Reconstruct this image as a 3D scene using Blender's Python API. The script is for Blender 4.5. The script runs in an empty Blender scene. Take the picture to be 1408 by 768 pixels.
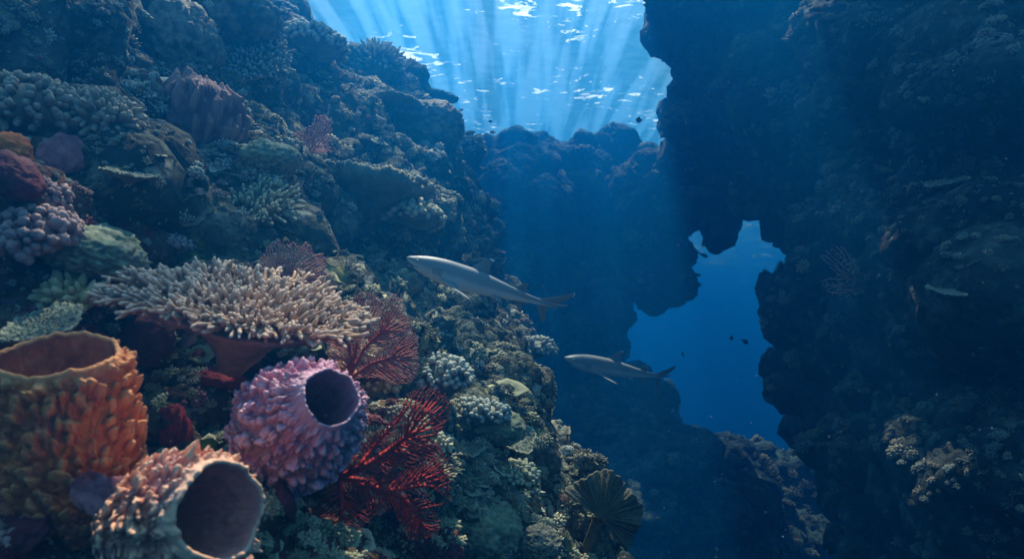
import bpy, math, random
import numpy as np
from mathutils import Vector, Matrix
from mathutils.bvhtree import BVHTree

random.seed(7)
rng = np.random.default_rng(11)
scene = bpy.context.scene
col = scene.collection

# ------------------------------------------------------------------ camera
PITCH = math.radians(6.0)
LENS, SENSOR = 24.0, 36.0
F = 1408 * LENS / SENSOR
RIGHT = np.array([1.0, 0, 0])
FWD = np.array([0, math.cos(PITCH), math.sin(PITCH)])
UP = np.array([0, -math.sin(PITCH), math.cos(PITCH)])
cam_data = bpy.data.cameras.new('camera')
cam_data.lens, cam_data.sensor_width = LENS, SENSOR
cam_data.clip_start, cam_data.clip_end = 0.05, 2000
cam_data.dof.use_dof = True
cam_data.dof.focus_distance = 3.6
cam_data.dof.aperture_fstop = 2.8
cam = bpy.data.objects.new('camera', cam_data)
col.objects.link(cam)
cam.location = (0, 0, 0)
cam.rotation_euler = (math.radians(90) + PITCH, 0, 0)
scene.camera = cam

# ------------------------------------------------------------------ world and sun
SUN_EL, SUN_AZ = math.radians(65), math.radians(-2)      # azimuth measured from +Y towards +X
world = bpy.data.worlds.new('World')
scene.world = world
world.use_nodes = True
nt = world.node_tree
nt.nodes.clear()
w_out = nt.nodes.new('ShaderNodeOutputWorld')
bg_sky = nt.nodes.new('ShaderNodeBackground')
bg_deep = nt.nodes.new('ShaderNodeBackground')
mixs = nt.nodes.new('ShaderNodeMixShader')
sky = nt.nodes.new('ShaderNodeTexSky')
sky.sky_type = 'NISHITA'
sky.sun_disc = False
sky.sun_elevation = SUN_EL
sky.sun_rotation = SUN_AZ
nt.links.new(sky.outputs[0], bg_sky.inputs[0])
bg_sky.inputs[1].default_value = 0.05
tc = nt.nodes.new('ShaderNodeTexCoord')
sep = nt.nodes.new('ShaderNodeSeparateXYZ')
nt.links.new(tc.outputs['Generated'], sep.inputs[0])
ramp = nt.nodes.new('ShaderNodeValToRGB')            # open water round the reef: blue, darker with depth
mr = nt.nodes.new('ShaderNodeMapRange')
mr.inputs[1].default_value, mr.inputs[2].default_value = -1, 1
nt.links.new(sep.outputs[2], mr.inputs[0])
nt.links.new(mr.outputs[0], ramp.inputs[0])
cr = ramp.color_ramp
cr.elements[0].position, cr.elements[0].color = 0.36, (0.0, 0.001, 0.005, 1)
cr.elements[1].position, cr.elements[1].color = 0.64, (0.003, 0.07, 0.15, 1)
e = cr.elements.new(0.5); e.color = (0.0, 0.02, 0.09, 1)
nt.links.new(ramp.outputs[0], bg_deep.inputs[0])
bg_deep.inputs[1].default_value = 1.0
mr2 = nt.nodes.new('ShaderNodeMapRange')
mr2.inputs[1].default_value, mr2.inputs[2].default_value = 0.12, 0.5
nt.links.new(sep.outputs[2], mr2.inputs[0])
nt.links.new(mr2.outputs[0], mixs.inputs[0])
nt.links.new(bg_deep.outputs[0], mixs.inputs[1])
nt.links.new(bg_sky.outputs[0], mixs.inputs[2])
nt.links.new(mixs.outputs[0], w_out.inputs[0])

sun_data = bpy.data.lights.new('sun', 'SUN')
sun_data.energy = 5.0
sun_data.angle = math.radians(0.5)
sun_data.color = (1.0, 0.77, 0.60)
sun = bpy.data.objects.new('sun', sun_data)
col.objects.link(sun)
sdir = Vector((math.cos(SUN_EL) * math.sin(SUN_AZ), math.cos(SUN_EL) * math.cos(SUN_AZ), math.sin(SUN_EL)))
sun.rotation_euler = sdir.to_track_quat('Z', 'Y').to_euler()
sun.location = sdir * 40

scene.view_settings.view_transform = 'Standard'
scene.view_settings.look = 'None'
scene.view_settings.exposure = 2.0
scene.view_settings.gamma = 1
scene.view_settings.use_curve_mapping = False
scene.cycles.use_denoising = True
scene.cycles.max_bounces = 6
scene.cycles.diffuse_bounces = 2
scene.cycles.glossy_bounces = 2
scene.cycles.transmission_bounces = 2
scene.cycles.transparent_max_bounces = 8
scene.cycles.volume_bounces = 1
scene.cycles.sample_clamp_indirect = 3
scene.cycles.caustics_reflective = False
scene.cycles.caustics_refractive = False

SURFACE_Z = 8.5
HAZE_DENSITY = 0.085
HAZE_COLOR = (0.002, 0.150, 0.46)
HAZE_ABSORB = (0.06, 0.19, 0.36)

# ------------------------------------------------------------------ helpers
def P(px, py, d):
    """the point seen at pixel (px, py) of the photograph at depth d"""
    return d * FWD + (px - 704) / F * d * RIGHT + (384 - py) / F * d * UP

def V(*a): return np.array(a, float)
def unit(v):
    v = np.asarray(v, float); return v / (np.linalg.norm(v) + 1e-12)

def check(name, px, py, d):
    h = hit(px, py)
    if h is not None: print('DEPTH', name, px, py, 'at', d, 'rock', round(float(np.dot(h[0], FWD)), 2), flush=True)

def cdir(r, u, f):        # direction from camera-frame components (right, up, away)
    return unit(r * RIGHT + u * UP + f * FWD)


# the four barrel sponges: where each mouth is, which way it opens, its outline from mouth to base
SPONGES = [
 dict(mouth=(80, 488), d=1.60, axis=cdir(0.10, 0.95, -0.30), prof=[(0, .130), (-.03, .132), (-.12, .145), (-.22, .152), (-.34, .15), (-.46, .12)], seed=2,
      label='orange barrel sponge with a wide round mouth, at the lower left edge', mat='sponge_orange', mat_in='sponge_orange_in',
      kw=dict(knob=0.018, cu=34, cv=13, wall=0.012, spin=0.5, rim_noise=0.09, inner_depth=0.6, cone=0.3, collar=0.08, nu=560, nv=320)),
 dict(mouth=(456, 546), d=1.74, axis=cdir(0.56, 0.44, -0.70), prof=[(0, .076), (-.02, .080), (-.09, .108), (-.18, .148), (-.27, .165), (-.36, .155), (-.46, .10)], seed=5,
      label='purple plated barrel sponge whose mouth faces the open water', mat='sponge_purple', mat_in='sponge_purple_in',
      kw=dict(knob=0.017, cu=37, cv=14, wall=0.006, rim_noise=0.2, inner_depth=0.8, cone=0.2, nu=560, nv=320)),
 dict(mouth=(306, 702), d=1.42, axis=cdir(0.84, 0.28, -0.42), prof=[(0, .104), (-.02, .106), (-.07, .114), (-.14, .126), (-.21, .12), (-.29, .09)], seed=8,
      label='tan pink barrel sponge with a half shaded mouth at the bottom of the reef', mat='sponge_pink', mat_in='sponge_pink_in',
      kw=dict(knob=0.020, cu=28, cv=12, wall=0.010, rim_noise=0.2, inner_depth=0.85, cone=0.2, nu=560, nv=320)),
 dict(mouth=(281, 118), d=3.25, axis=cdir(0.10, 0.97, 0.10), prof=[(0, .135), (-.04, .155), (-.14, .185), (-.25, .19), (-.34, .15), (-.40, .10)], seed=12,
      label='dark brown ribbed barrel sponge with a ragged peaked rim, high on the left slope', mat='sponge_brown', mat_in='sponge_brown',
      kw=dict(knob=0.024, cu=34, cv=3.0, wall=0.02, rim_noise=0.6, inner_depth=0.5, nu=420, nv=220)),
]
CLEAR = []
for sp in SPONGES:
    for z_ in np.linspace(0.03, sp['prof'][-1][0] * 0.75, 7):
        CLEAR.append((P(*sp['mouth'], sp['d']) + sp['axis'] * z_, float(np.interp(-z_, [-q[0] for q in sp['prof']], [q[1] for q in sp['prof']])) * 0.99))
CLEAR.append((P(150, 560, 1.5), 0.10)); CLEAR.append((P(60, 600, 1.3), 0.14))

_gr = rng.normal(size=(256, 3)); _gr /= np.linalg.norm(_gr, axis=1)[:, None]
_rv = rng.random((4096, 3))
def _hash(i, j, k):
    return ((i * 73856093) ^ (j * 19349663) ^ (k * 83492791)) & 0x7fffffff

def perlin(p):
    p = np.asarray(p, float)
    b = np.floor(p).astype(np.int64); f = p - b
    u = f * f * f * (f * (f * 6 - 15) + 10)
    out = 0
    for dx in (0, 1):
        for dy in (0, 1):
            for dz in (0, 1):
                h = _hash(b[:, 0] + dx, b[:, 1] + dy, b[:, 2] + dz)
                g = _gr[(h ^ (h >> 9)) & 255]
                d = f - np.array([dx, dy, dz])
                w = (u[:, 0] if dx else 1 - u[:, 0]) * (u[:, 1] if dy else 1 - u[:, 1]) * (u[:, 2] if dz else 1 - u[:, 2])
                out = out + w * (g * d).sum(1)
    return out * 1.6

def fbm(p, octs=4, gain=0.5, ridged=False):
    a, s, t = 1.0, 0.0, 0.0
    for o in range(octs):
        n = perlin(p * (2.03 ** o) + 17.3 * o)
        if ridged: n = 1 - 2 * np.abs(n)
        s = s + a * n; t += a; a *= gain
    return s / t

def worley(p):
    p = np.asarray(p, float)
    b = np.floor(p).astype(np.int64); f = p - b
    best = np.full(len(p), 9.0)
    for dx in (-1, 0, 1):
        for dy in (-1, 0, 1):
            for dz in (-1, 0, 1):
                h = _hash(b[:, 0] + dx, b[:, 1] + dy, b[:, 2] + dz)
                r = _rv[(h ^ (h >> 11)) & 4095]
                d = ((r + np.array([dx, dy, dz]) - f) ** 2).sum(1)
                best = np.minimum(best, d)
    return np.sqrt(best)

class MB:
    """collects shapes; build() links them as ONE mesh object"""
    def __init__(self):
        self.v, self.q, self.t, self.a, self.n = [], [], [], [], 0
    def add(self, v, quads=None, tris=None, a=None):
        v = np.asarray(v, float).reshape(-1, 3)
        if quads is not None and len(quads): self.q.append(np.asarray(quads, np.int64) + self.n)
        if tris is not None and len(tris): self.t.append(np.asarray(tris, np.int64) + self.n)
        self.v.append(v)
        self.a.append(np.zeros(len(v)) if a is None else np.broadcast_to(np.asarray(a, float), (len(v),)))
        self.n += len(v)
    def tube(self, pts, rad, k=6, a0=0.0, a1=1.0, cap=True):
        pts = np.asarray(pts, float); n = len(pts)
        rad = np.broadcast_to(np.asarray(rad, float), (n,))
        t = np.gradient(pts, axis=0); t /= (np.linalg.norm(t, axis=1)[:, None] + 1e-9)
        ref = V(0, 0, 1) if abs(t[:, 2]).mean() < 0.8 else V(1, 0.2, 0)
        u = np.cross(t, ref); u /= (np.linalg.norm(u, axis=1)[:, None] + 1e-9)
        w = np.cross(t, u)
        an = np.linspace(0, 2 * math.pi, k, endpoint=False)
        ring = pts[:, None] + rad[:, None, None] * (np.cos(an)[None, :, None] * u[:, None] + np.sin(an)[None, :, None] * w[:, None])
        v = ring.reshape(-1, 3)
        i = np.arange(n - 1)[:, None] * k; j = np.arange(k)[None, :]; j2 = (j + 1) % k
        q = np.stack([i + j, i + j2, i + k + j2, i + k + j], -1).reshape(-1, 4)
        a = np.repeat(np.linspace(a0, a1, n), k)
        if cap:
            v = np.vstack([v, pts[-1] + t[-1] * rad[-1] * 0.7])
            a = np.append(a, a1)
            jj = np.arange(k)
            tr = np.stack([(n - 1) * k + jj, (n - 1) * k + (jj + 1) % k, np.full(k, n * k)], -1)
            self.add(v, q, tr, a)
        else:
            self.add(v, q, None, a)
    def grid(self, pts, wrap=False, a=None):
        """pts: (m, n, 3) sheet; wrap closes the second axis"""
        m, n = pts.shape[:2]
        i = np.arange(m - 1)[:, None] * n
        j = np.arange(n if wrap else n - 1)[None, :]; j2 = (j + 1) % n
        q = np.stack([i + j, i + j2, i + n + j2, i + n + j], -1).reshape(-1, 4)
        self.add(pts.reshape(-1, 3), q, None, None if a is None else np.asarray(a).reshape(-1))
    def arrays(self):
        v = np.vstack(self.v)
        q = np.vstack(self.q) if self.q else np.zeros((0, 4), int)
        t = np.vstack(self.t) if self.t else np.zeros((0, 3), int)
        return v, q, t, np.concatenate(self.a)
    def build(self, name, mat, parent=None, smooth=True, origin=None):
        v, q, t, a = self.arrays()
        if origin is not None: v = v - np.asarray(origin)
        return make_obj(name, v, q, t, mat, parent, smooth, a, origin)

def make_mesh(name, v, q, t, smooth=True, a=None):
    me = bpy.data.meshes.new(name)
    nq, ntr = len(q), len(t)
    me.vertices.add(len(v)); me.vertices.foreach_set('co', np.ascontiguousarray(v, np.float32).ravel())
    loops = np.concatenate([np.asarray(q).ravel(), np.asarray(t).ravel()]).astype(np.int32)
    me.loops.add(len(loops)); me.loops.foreach_set('vertex_index', loops)
    me.polygons.add(nq + ntr)
    st = np.concatenate([np.arange(nq) * 4, nq * 4 + np.arange(ntr) * 3]).astype(np.int32)
    me.polygons.foreach_set('loop_start', st)
    me.polygons.foreach_set('use_smooth', np.full(nq + ntr, smooth))
    me.update(calc_edges=True)
    if a is not None:
        at = me.attributes.new('tip', 'FLOAT', 'POINT')
        at.data.foreach_set('value', np.ascontiguousarray(a, np.float32))
    return me

def make_obj(name, v, q, t, mat, parent=None, smooth=True, a=None, origin=None):
    me = make_mesh(name, v, q, t, smooth, a)
    if mat: me.materials.append(mat)
    o = bpy.data.objects.new(name, me)
    col.objects.link(o)
    if origin is not None: o.location = Vector(origin)
    if parent is not None:
        o.parent = parent
        if origin is None: o.location = -parent.location
        else: o.location = Vector(origin) - parent.location
    return o

def tag(o, label=None, cat=None, group=None, kind=None):
    if label: o['label'] = label
    if cat: o['category'] = cat
    if group: o['group'] = group
    if kind: o['kind'] = kind
    return o

def empty(name, loc):
    o = bpy.data.objects.new(name, None)
    o.empty_display_size = 0.05
    col.objects.link(o)
    o.location = Vector(loc)
    return o

def ico(sub):
    import bmesh
    bm = bmesh.new(); bmesh.ops.create_icosphere(bm, subdivisions=sub, radius=1)
    v = np.array([x.co[:] for x in bm.verts]); t = np.array([[x.index for x in f.verts] for f in bm.faces])
    bm.free(); return v, t
ICO = {s: ico(s) for s in (1, 2, 3, 4, 5)}

def rot_to(n, spin=0.0):
    """3x3 whose z column is n"""
    n = unit(n); r = V(1, 0, 0) if abs(n[0]) < 0.9 else V(0, 1, 0)
    x = unit(np.cross(r, n)); y = np.cross(n, x)
    c, s = math.cos(spin), math.sin(spin)
    return np.stack([c * x + s * y, -s * x + c * y, n], 1)

# ------------------------------------------------------------------ materials
def N(nt, t, **k):
    n = nt.nodes.new(t)
    for a, b in k.items(): setattr(n, a, b)
    return n

def mat_base(name):
    m = bpy.data.materials.new(name); m.use_nodes = True
    nt = m.node_tree; b = nt.nodes['Principled BSDF']
    return m, nt, b

def ramp_node(nt, stops):
    r = N(nt, 'ShaderNodeValToRGB'); el = r.color_ramp.elements
    el[0].position, el[0].color = stops[0][0], (*stops[0][1], 1)
    el[1].position, el[1].color = stops[-1][0], (*stops[-1][1], 1)
    for p, c in stops[1:-1]:
        x = el.new(p); x.color = (*c, 1)
    return r

def coral_mat(name, base, dark=None, tip=None, scale=30, bump=0.4, rough=0.75, bump_scale=180, patch=None, sheen=0.0, tip_pos=(0.55, 1.0), bump_dist=0.004, sss=0.0):
    m, nt, b = mat_base(name)
    dark = dark or tuple(c * 0.45 for c in base)
    L = nt.links.new
    tc = N(nt, 'ShaderNodeTexCoord')
    n1 = N(nt, 'ShaderNodeTexNoise'); n1.inputs['Scale'].default_value = scale; n1.inputs['Detail'].default_value = 6; n1.inputs['Roughness'].default_value = 0.65
    L(tc.outputs['Object'], n1.inputs['Vector'])
    r = ramp_node(nt, [(0.32, dark), (0.5, tuple((a + c) / 2 for a, c in zip(base, dark))), (0.66, base)])
    L(n1.outputs['Fac'], r.inputs[0]); c = r.outputs[0]
    if patch:
        n2 = N(nt, 'ShaderNodeTexNoise'); n2.inputs['Scale'].default_value = scale * 0.35; n2.inputs['Detail'].default_value = 5
        mp = N(nt, 'ShaderNodeMapping'); mp.inputs[1].default_value = (3.1, 7.7, 1.3)
        L(tc.outputs['Object'], mp.inputs[0]); L(mp.outputs[0], n2.inputs['Vector'])
        r2 = ramp_node(nt, [(0.52, (0, 0, 0)), (0.62, (1, 1, 1))]); L(n2.outputs['Fac'], r2.inputs[0])
        mx = N(nt, 'ShaderNodeMix', data_type='RGBA'); L(r2.outputs[0], mx.inputs[0]); L(c, mx.inputs[6]); mx.inputs[7].default_value = (*patch, 1); c = mx.outputs[2]
    if tip:
        at = N(nt, 'ShaderNodeAttribute'); at.attribute_name = 'tip'
        mr = N(nt, 'ShaderNodeMapRange'); mr.inputs[1].default_value, mr.inputs[2].default_value = tip_pos
        L(at.outputs['Fac'], mr.inputs[0])
        mx = N(nt, 'ShaderNodeMix', data_type='RGBA'); L(mr.outputs[0], mx.inputs[0]); L(c, mx.inputs[6]); mx.inputs[7].default_value = (*tip, 1); c = mx.outputs[2]
    L(c, b.inputs['Base Color'])
    b.inputs['Roughness'].default_value = rough
    b.inputs['Specular IOR Level'].default_value = 0.15
    if sheen: b.inputs['Sheen Weight'].default_value = sheen
    if sss:
        b.inputs['Subsurface Weight'].default_value = sss; b.inputs['Subsurface Radius'].default_value = (0.02, 0.008, 0.006)
    if bump:
        n3 = N(nt, 'ShaderNodeTexNoise'); n3.inputs['Scale'].default_value = bump_scale; n3.inputs['Detail'].default_value = 3
        L(tc.outputs['Object'], n3.inputs['Vector'])
        bp = N(nt, 'ShaderNodeBump'); bp.inputs['Strength'].default_value = bump; bp.inputs['Distance'].default_value = bump_dist
        L(n3.outputs['Fac'], bp.inputs['Height']); L(bp.outputs[0], b.inputs['Normal'])
    return m

def rock_mat(name, stops, scale, bump_scale, bump_dist, speck=(0.35, 0.36, 0.3), speck_amt=0.5, accents=()):
    m, nt, b = mat_base(name); L = nt.links.new
    tc = N(nt, 'ShaderNodeTexCoord')
    n1 = N(nt, 'ShaderNodeTexNoise'); n1.inputs['Scale'].default_value = scale; n1.inputs['Detail'].default_value = 9; n1.inputs['Roughness'].default_value = 0.7; n1.inputs['Distortion'].default_value = 0.6
    L(tc.outputs['Object'], n1.inputs['Vector'])
    r = ramp_node(nt, stops); L(n1.outputs['Fac'], r.inputs[0]); c = r.outputs[0]
    k = 0
    for colr, sc, lo in accents:
        k += 1
        n2 = N(nt, 'ShaderNodeTexNoise'); n2.inputs['Scale'].default_value = sc; n2.inputs['Detail'].default_value = 5; n2.inputs['Roughness'].default_value = 0.6
        mp = N(nt, 'ShaderNodeMapping'); mp.inputs[1].default_value = (k * 5.3, k * 2.1, k * 9.7)
        L(tc.outputs['Object'], mp.inputs[0]); L(mp.outputs[0], n2.inputs['Vector'])
        r2 = ramp_node(nt, [(lo, (0, 0, 0)), (lo + 0.06, (1, 1, 1))]); L(n2.outputs['Fac'], r2.inputs[0])
        mx = N(nt, 'ShaderNodeMix', data_type='RGBA'); L(r2.outputs[0], mx.inputs[0]); L(c, mx.inputs[6]); mx.inputs[7].default_value = (*colr, 1); c = mx.outputs[2]
    vo = N(nt, 'ShaderNodeTexVoronoi'); vo.inputs['Scale'].default_value = bump_scale * 0.8
    L(tc.outputs['Object'], vo.inputs['Vector'])
    n4 = N(nt, 'ShaderNodeTexNoise'); n4.inputs['Scale'].default_value = bump_scale * 0.25; n4.inputs['Detail'].default_value = 8; n4.inputs['Roughness'].default_value = 0.7
    L(tc.outputs['Object'], n4.inputs['Vector'])
    r3 = ramp_node(nt, [(0.53, (0, 0, 0)), (0.68, (1, 1, 1))]); L(n4.outputs['Fac'], r3.inputs[0])
    mm = N(nt, 'ShaderNodeMath', operation='MULTIPLY'); mm.inputs[1].default_value = speck_amt; L(r3.outputs[0], mm.inputs[0])
    mx = N(nt, 'ShaderNodeMix', data_type='RGBA'); L(mm.outputs[0], mx.inputs[0]); L(c, mx.inputs[6]); mx.inputs[7].default_value = (*speck, 1)
    L(mx.outputs[2], b.inputs['Base Color'])
    b.inputs['Roughness'].default_value = 0.9
    b.inputs['Specular IOR Level'].default_value = 0.1
    ad = N(nt, 'ShaderNodeMath', operation='MULTIPLY_ADD'); L(vo.outputs['Distance'], ad.inputs[0]); ad.inputs[1].default_value = -0.5; L(n4.outputs['Fac'], ad.inputs[2])
    bp = N(nt, 'ShaderNodeBump'); bp.inputs['Strength'].default_value = 0.9; bp.inputs['Distance'].default_value = bump_dist
    L(ad.outputs[0], bp.inputs['Height']); L(bp.outputs[0], b.inputs['Normal'])
    return m

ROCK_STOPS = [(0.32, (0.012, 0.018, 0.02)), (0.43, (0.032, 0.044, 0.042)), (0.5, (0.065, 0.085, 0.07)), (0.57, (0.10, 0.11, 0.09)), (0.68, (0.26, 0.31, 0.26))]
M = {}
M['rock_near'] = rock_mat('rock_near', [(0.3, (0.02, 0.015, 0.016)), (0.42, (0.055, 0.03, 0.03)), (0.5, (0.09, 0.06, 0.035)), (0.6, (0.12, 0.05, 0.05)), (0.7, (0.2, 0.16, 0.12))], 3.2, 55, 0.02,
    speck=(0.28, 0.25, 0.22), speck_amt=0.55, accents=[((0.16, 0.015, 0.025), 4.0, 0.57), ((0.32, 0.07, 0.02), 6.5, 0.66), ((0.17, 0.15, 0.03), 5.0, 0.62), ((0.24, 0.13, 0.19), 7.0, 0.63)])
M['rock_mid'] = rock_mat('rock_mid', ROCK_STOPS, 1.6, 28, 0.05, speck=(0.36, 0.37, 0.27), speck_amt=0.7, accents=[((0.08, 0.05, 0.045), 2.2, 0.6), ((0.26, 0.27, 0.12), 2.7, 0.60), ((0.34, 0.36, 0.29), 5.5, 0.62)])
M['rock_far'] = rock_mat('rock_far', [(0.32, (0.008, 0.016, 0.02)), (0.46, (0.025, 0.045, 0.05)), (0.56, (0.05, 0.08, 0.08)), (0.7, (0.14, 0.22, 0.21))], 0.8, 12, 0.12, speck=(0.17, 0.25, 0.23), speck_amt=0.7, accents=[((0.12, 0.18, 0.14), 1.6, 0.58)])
M['rock_wall_shaded'] = rock_mat('rock_wall_shaded', [(0.32, (0.008, 0.012, 0.014)), (0.46, (0.02, 0.03, 0.032)), (0.56, (0.045, 0.06, 0.055)), (0.7, (0.13, 0.17, 0.15))], 1.1, 16, 0.10, speck=(0.2, 0.25, 0.22), speck_amt=0.6, accents=[((0.07, 0.04, 0.035), 1.3, 0.62)])  # shade of the right wall put into a darker rock colour
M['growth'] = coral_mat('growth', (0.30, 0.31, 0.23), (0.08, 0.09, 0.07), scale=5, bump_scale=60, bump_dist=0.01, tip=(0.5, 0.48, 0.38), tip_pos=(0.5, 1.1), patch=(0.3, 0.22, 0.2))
M['wall_growth_shaded'] = coral_mat('wall_growth_shaded', (0.13, 0.16, 0.14), (0.04, 0.05, 0.045), scale=3, bump_scale=60, bump_dist=0.01, tip=(0.2, 0.24, 0.21), tip_pos=(0.6, 1.1), patch=(0.1, 0.08, 0.07))  # darker copy of growth: the wall's shade is in the colour
M['growth_near'] = coral_mat('growth_near', (0.3, 0.24, 0.15), (0.08, 0.05, 0.04), scale=6, bump_scale=120, tip=(0.45, 0.38, 0.3), tip_pos=(0.5, 1.2), patch=(0.2, 0.06, 0.06))

# ------------------------------------------------------------------ water: surface seen from below, body of water
def water_surface():
    n = 260
    # finer towards the middle
    s = np.linspace(-1, 1, n); g = np.sign(s) * np.abs(s) ** 2.2 * 260
    X, Y = np.meshgrid(g, g, indexing='ij'); Y = Y + 12
    p = np.stack([X.ravel(), Y.ravel(), np.zeros(X.size)], 1)
    z = 0.22 * fbm(p / 2.3, 4) + 0.25 * perlin(p / 7.0)
    pts = np.stack([X.ravel(), Y.ravel(), SURFACE_Z + z], 1).reshape(n, n, 3)
    m = bpy.data.materials.new('water_surface'); m.use_nodes = True
    nt = m.node_tree; nt.nodes.clear(); L = nt.links.new
    out = N(nt, 'ShaderNodeOutputMaterial')
    tc = N(nt, 'ShaderNodeTexCoord')
    # wave facets that let the sun straight through
    mp = N(nt, 'ShaderNodeMapping'); mp.inputs[3].default_value = (0.75, 1.25, 0.0)
    L(tc.outputs['Object'], mp.inputs[0])
    n1 = N(nt, 'ShaderNodeTexNoise'); n1.inputs['Scale'].default_value = 2.1; n1.inputs['Detail'].default_value = 7; n1.inputs['Roughness'].default_value = 0.62; n1.inputs['Distortion'].default_value = 0.9
    L(mp.outputs[0], n1.inputs['Vector'])
    n0 = N(nt, 'ShaderNodeTexNoise'); n0.inputs['Scale'].default_value = 0.28; n0.inputs['Detail'].default_value = 3
    L(tc.outputs['Object'], n0.inputs['Vector'])
    sub = N(nt, 'ShaderNodeMath', operation='MULTIPLY_ADD'); L(n0.outputs['Fac'], sub.inputs[0]); sub.inputs[1].default_value = 0.5; L(n1.outputs['Fac'], sub.inputs[2])
    r = ramp_node(nt, [(0.87, (0, 0, 0)), (0.945, (1, 1, 1))])
    L(sub.outputs[0], r.inputs[0])
    # broad focusing of the light by the swell: what makes the shafts
    n2 = N(nt, 'ShaderNodeTexNoise'); n2.inputs['Scale'].default_value = 0.9; n2.inputs['Detail'].default_value = 2.5; n2.inputs['Roughness'].default_value = 0.5
    mp2 = N(nt, 'ShaderNodeMapping'); mp2.inputs[3].default_value = (1.9, 0.13, 0.0); mp2.inputs[1].default_value = (3.0, 9, 0)
    L(tc.outputs['Object'], mp2.inputs[0]); L(mp2.outputs[0], n2.inputs['Vector'])
    r2 = ramp_node(nt, [(0.42, (0.14, 0.16, 0.17)), (0.49, (0.62, 0.68, 0.7)), (0.55, (0.97, 1.0, 1.0))])
    L(n2.outputs['Fac'], r2.inputs[0])
    tr = N(nt, 'ShaderNodeBsdfTransparent')
    L(r2.outputs[0], tr.inputs[0])
    tl = N(nt, 'ShaderNodeBsdfTranslucent')
    n3 = N(nt, 'ShaderNodeTexNoise'); n3.inputs['Scale'].default_value = 3.0; n3.inputs['Detail'].default_value = 4
    L(mp.outputs[0], n3.inputs['Vector'])
    r3 = ramp_node(nt, [(0.35, (0.05, 0.25, 0.36)), (0.65, (0.09, 0.34, 0.47))]); L(n3.outputs['Fac'], r3.inputs[0])
    L(r3.outputs[0], tl.inputs[0])
    bp = N(nt, 'ShaderNodeBump'); bp.inputs['Strength'].default_value = 0.25; bp.inputs['Distance'].default_value = 0.2
    L(n1.outputs['Fac'], bp.inputs['Height']); L(bp.outputs[0], tl.inputs['Normal'])
    ms = N(nt, 'ShaderNodeMixShader'); ms.inputs[0].default_value = 0.30      # share of the light that is spread by the ripples
    L(tr.outputs[0], ms.inputs[1]); L(tl.outputs[0], ms.inputs[2])
    tr2 = N(nt, 'ShaderNodeBsdfTransparent')
    tl2 = N(nt, 'ShaderNodeBsdfTranslucent'); tl2.inputs[0].default_value = (0.8, 0.92, 1, 1)
    msg = N(nt, 'ShaderNodeMixShader'); msg.inputs[0].default_value = 0.6
    L(tr2.outputs[0], msg.inputs[1]); L(tl2.outputs[0], msg.inputs[2])
    ms2 = N(nt, 'ShaderNodeMixShader')
    L(r.outputs[0], ms2.inputs[0]); L(ms.outputs[0], ms2.inputs[1]); L(msg.outputs[0], ms2.inputs[2])
    L(ms2.outputs[0], out.inputs[0])
    b = MB(); b.grid(pts)
    o = b.build('water_surface', m)
    tag(o, 'rippled sea surface seen from below with bright sun glints', 'water', kind='structure')
water_surface()

def haze_box():
    x0, x1, y0, y1, z0, z1 = -90, 90, -14, 150, -56, SURFACE_Z - 0.6
    v = np.array([(x, y, z) for x in (x0, x1) for y in (y0, y1) for z in (z0, z1)], float)
    q = [(0, 1, 3, 2), (4, 6, 7, 5), (0, 4, 5, 1), (2, 3, 7, 6), (0, 2, 6, 4), (1, 5, 7, 3)]
    m = bpy.data.materials.new('haze'); m.use_nodes = True
    nt = m.node_tree; nt.nodes.clear()
    out = N(nt, 'ShaderNodeOutputMaterial'); pv = N(nt, 'ShaderNodeVolumePrincipled')
    pv.inputs['Color'].default_value = (*HAZE_COLOR, 1)
    pv.inputs['Absorption Color'].default_value = (*HAZE_ABSORB, 1)      # water swallows red first
    pv.inputs['Density'].default_value = HAZE_DENSITY
    pv.inputs['Anisotropy'].default_value = 0.66
    nt.links.new(pv.outputs[0], out.inputs['Volume'])
    o = make_obj('haze', v, np.array(q), [], m, smooth=False)
    tag(o, 'blue sea water that fades far things', 'haze', kind='stuff')
haze_box()

def seabed():
    n = 160
    s = np.linspace(-1, 1, n); g = np.sign(s) * np.abs(s) ** 1.6
    X, Y = np.meshgrid(g * 300, g * 300, indexing='ij')
    p = np.stack([X.ravel(), Y.ravel(), 0 * X.ravel()], 1)
    z = -11 + 1.2 * fbm(p / 6, 4) - 0.75 * np.clip(np.hypot(X, Y).ravel() - 24, 0, None)      # drops away into the deep
    b = MB(); b.grid(np.stack([X.ravel(), Y.ravel(), z], 1).reshape(n, n, 3))
    tag(b.build('seabed', M['rock_far']), 'dark rocky seabed deep below the reef', 'ground', kind='structure')
seabed()

# ------------------------------------------------------------------ reef rock
def inpoly(x, y, poly):
    x = np.asarray(x, float); y = np.asarray(y, float); c = np.zeros(x.shape, bool)
    n = len(poly); j = n - 1
    for i in range(n):
        xi, yi = poly[i]; xj, yj = poly[j]
        if yi != yj:
            c ^= ((yi > y) != (yj > y)) & (x < (xj - xi) * (y - yi) / (yj - yi) + xi)
        j = i
    return c

class Depth:
    def __init__(self, pts):
        self.p = np.array([(a, b) for a, b, _ in pts], float); self.l = np.log([c for _, _, c in pts])
    def __call__(self, x, y):
        d = np.hypot(self.p[:, 0] - x, self.p[:, 1] - y) + 6
        w = d ** -3.0
        return float(np.exp((w * self.l).sum() / w.sum()))

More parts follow.
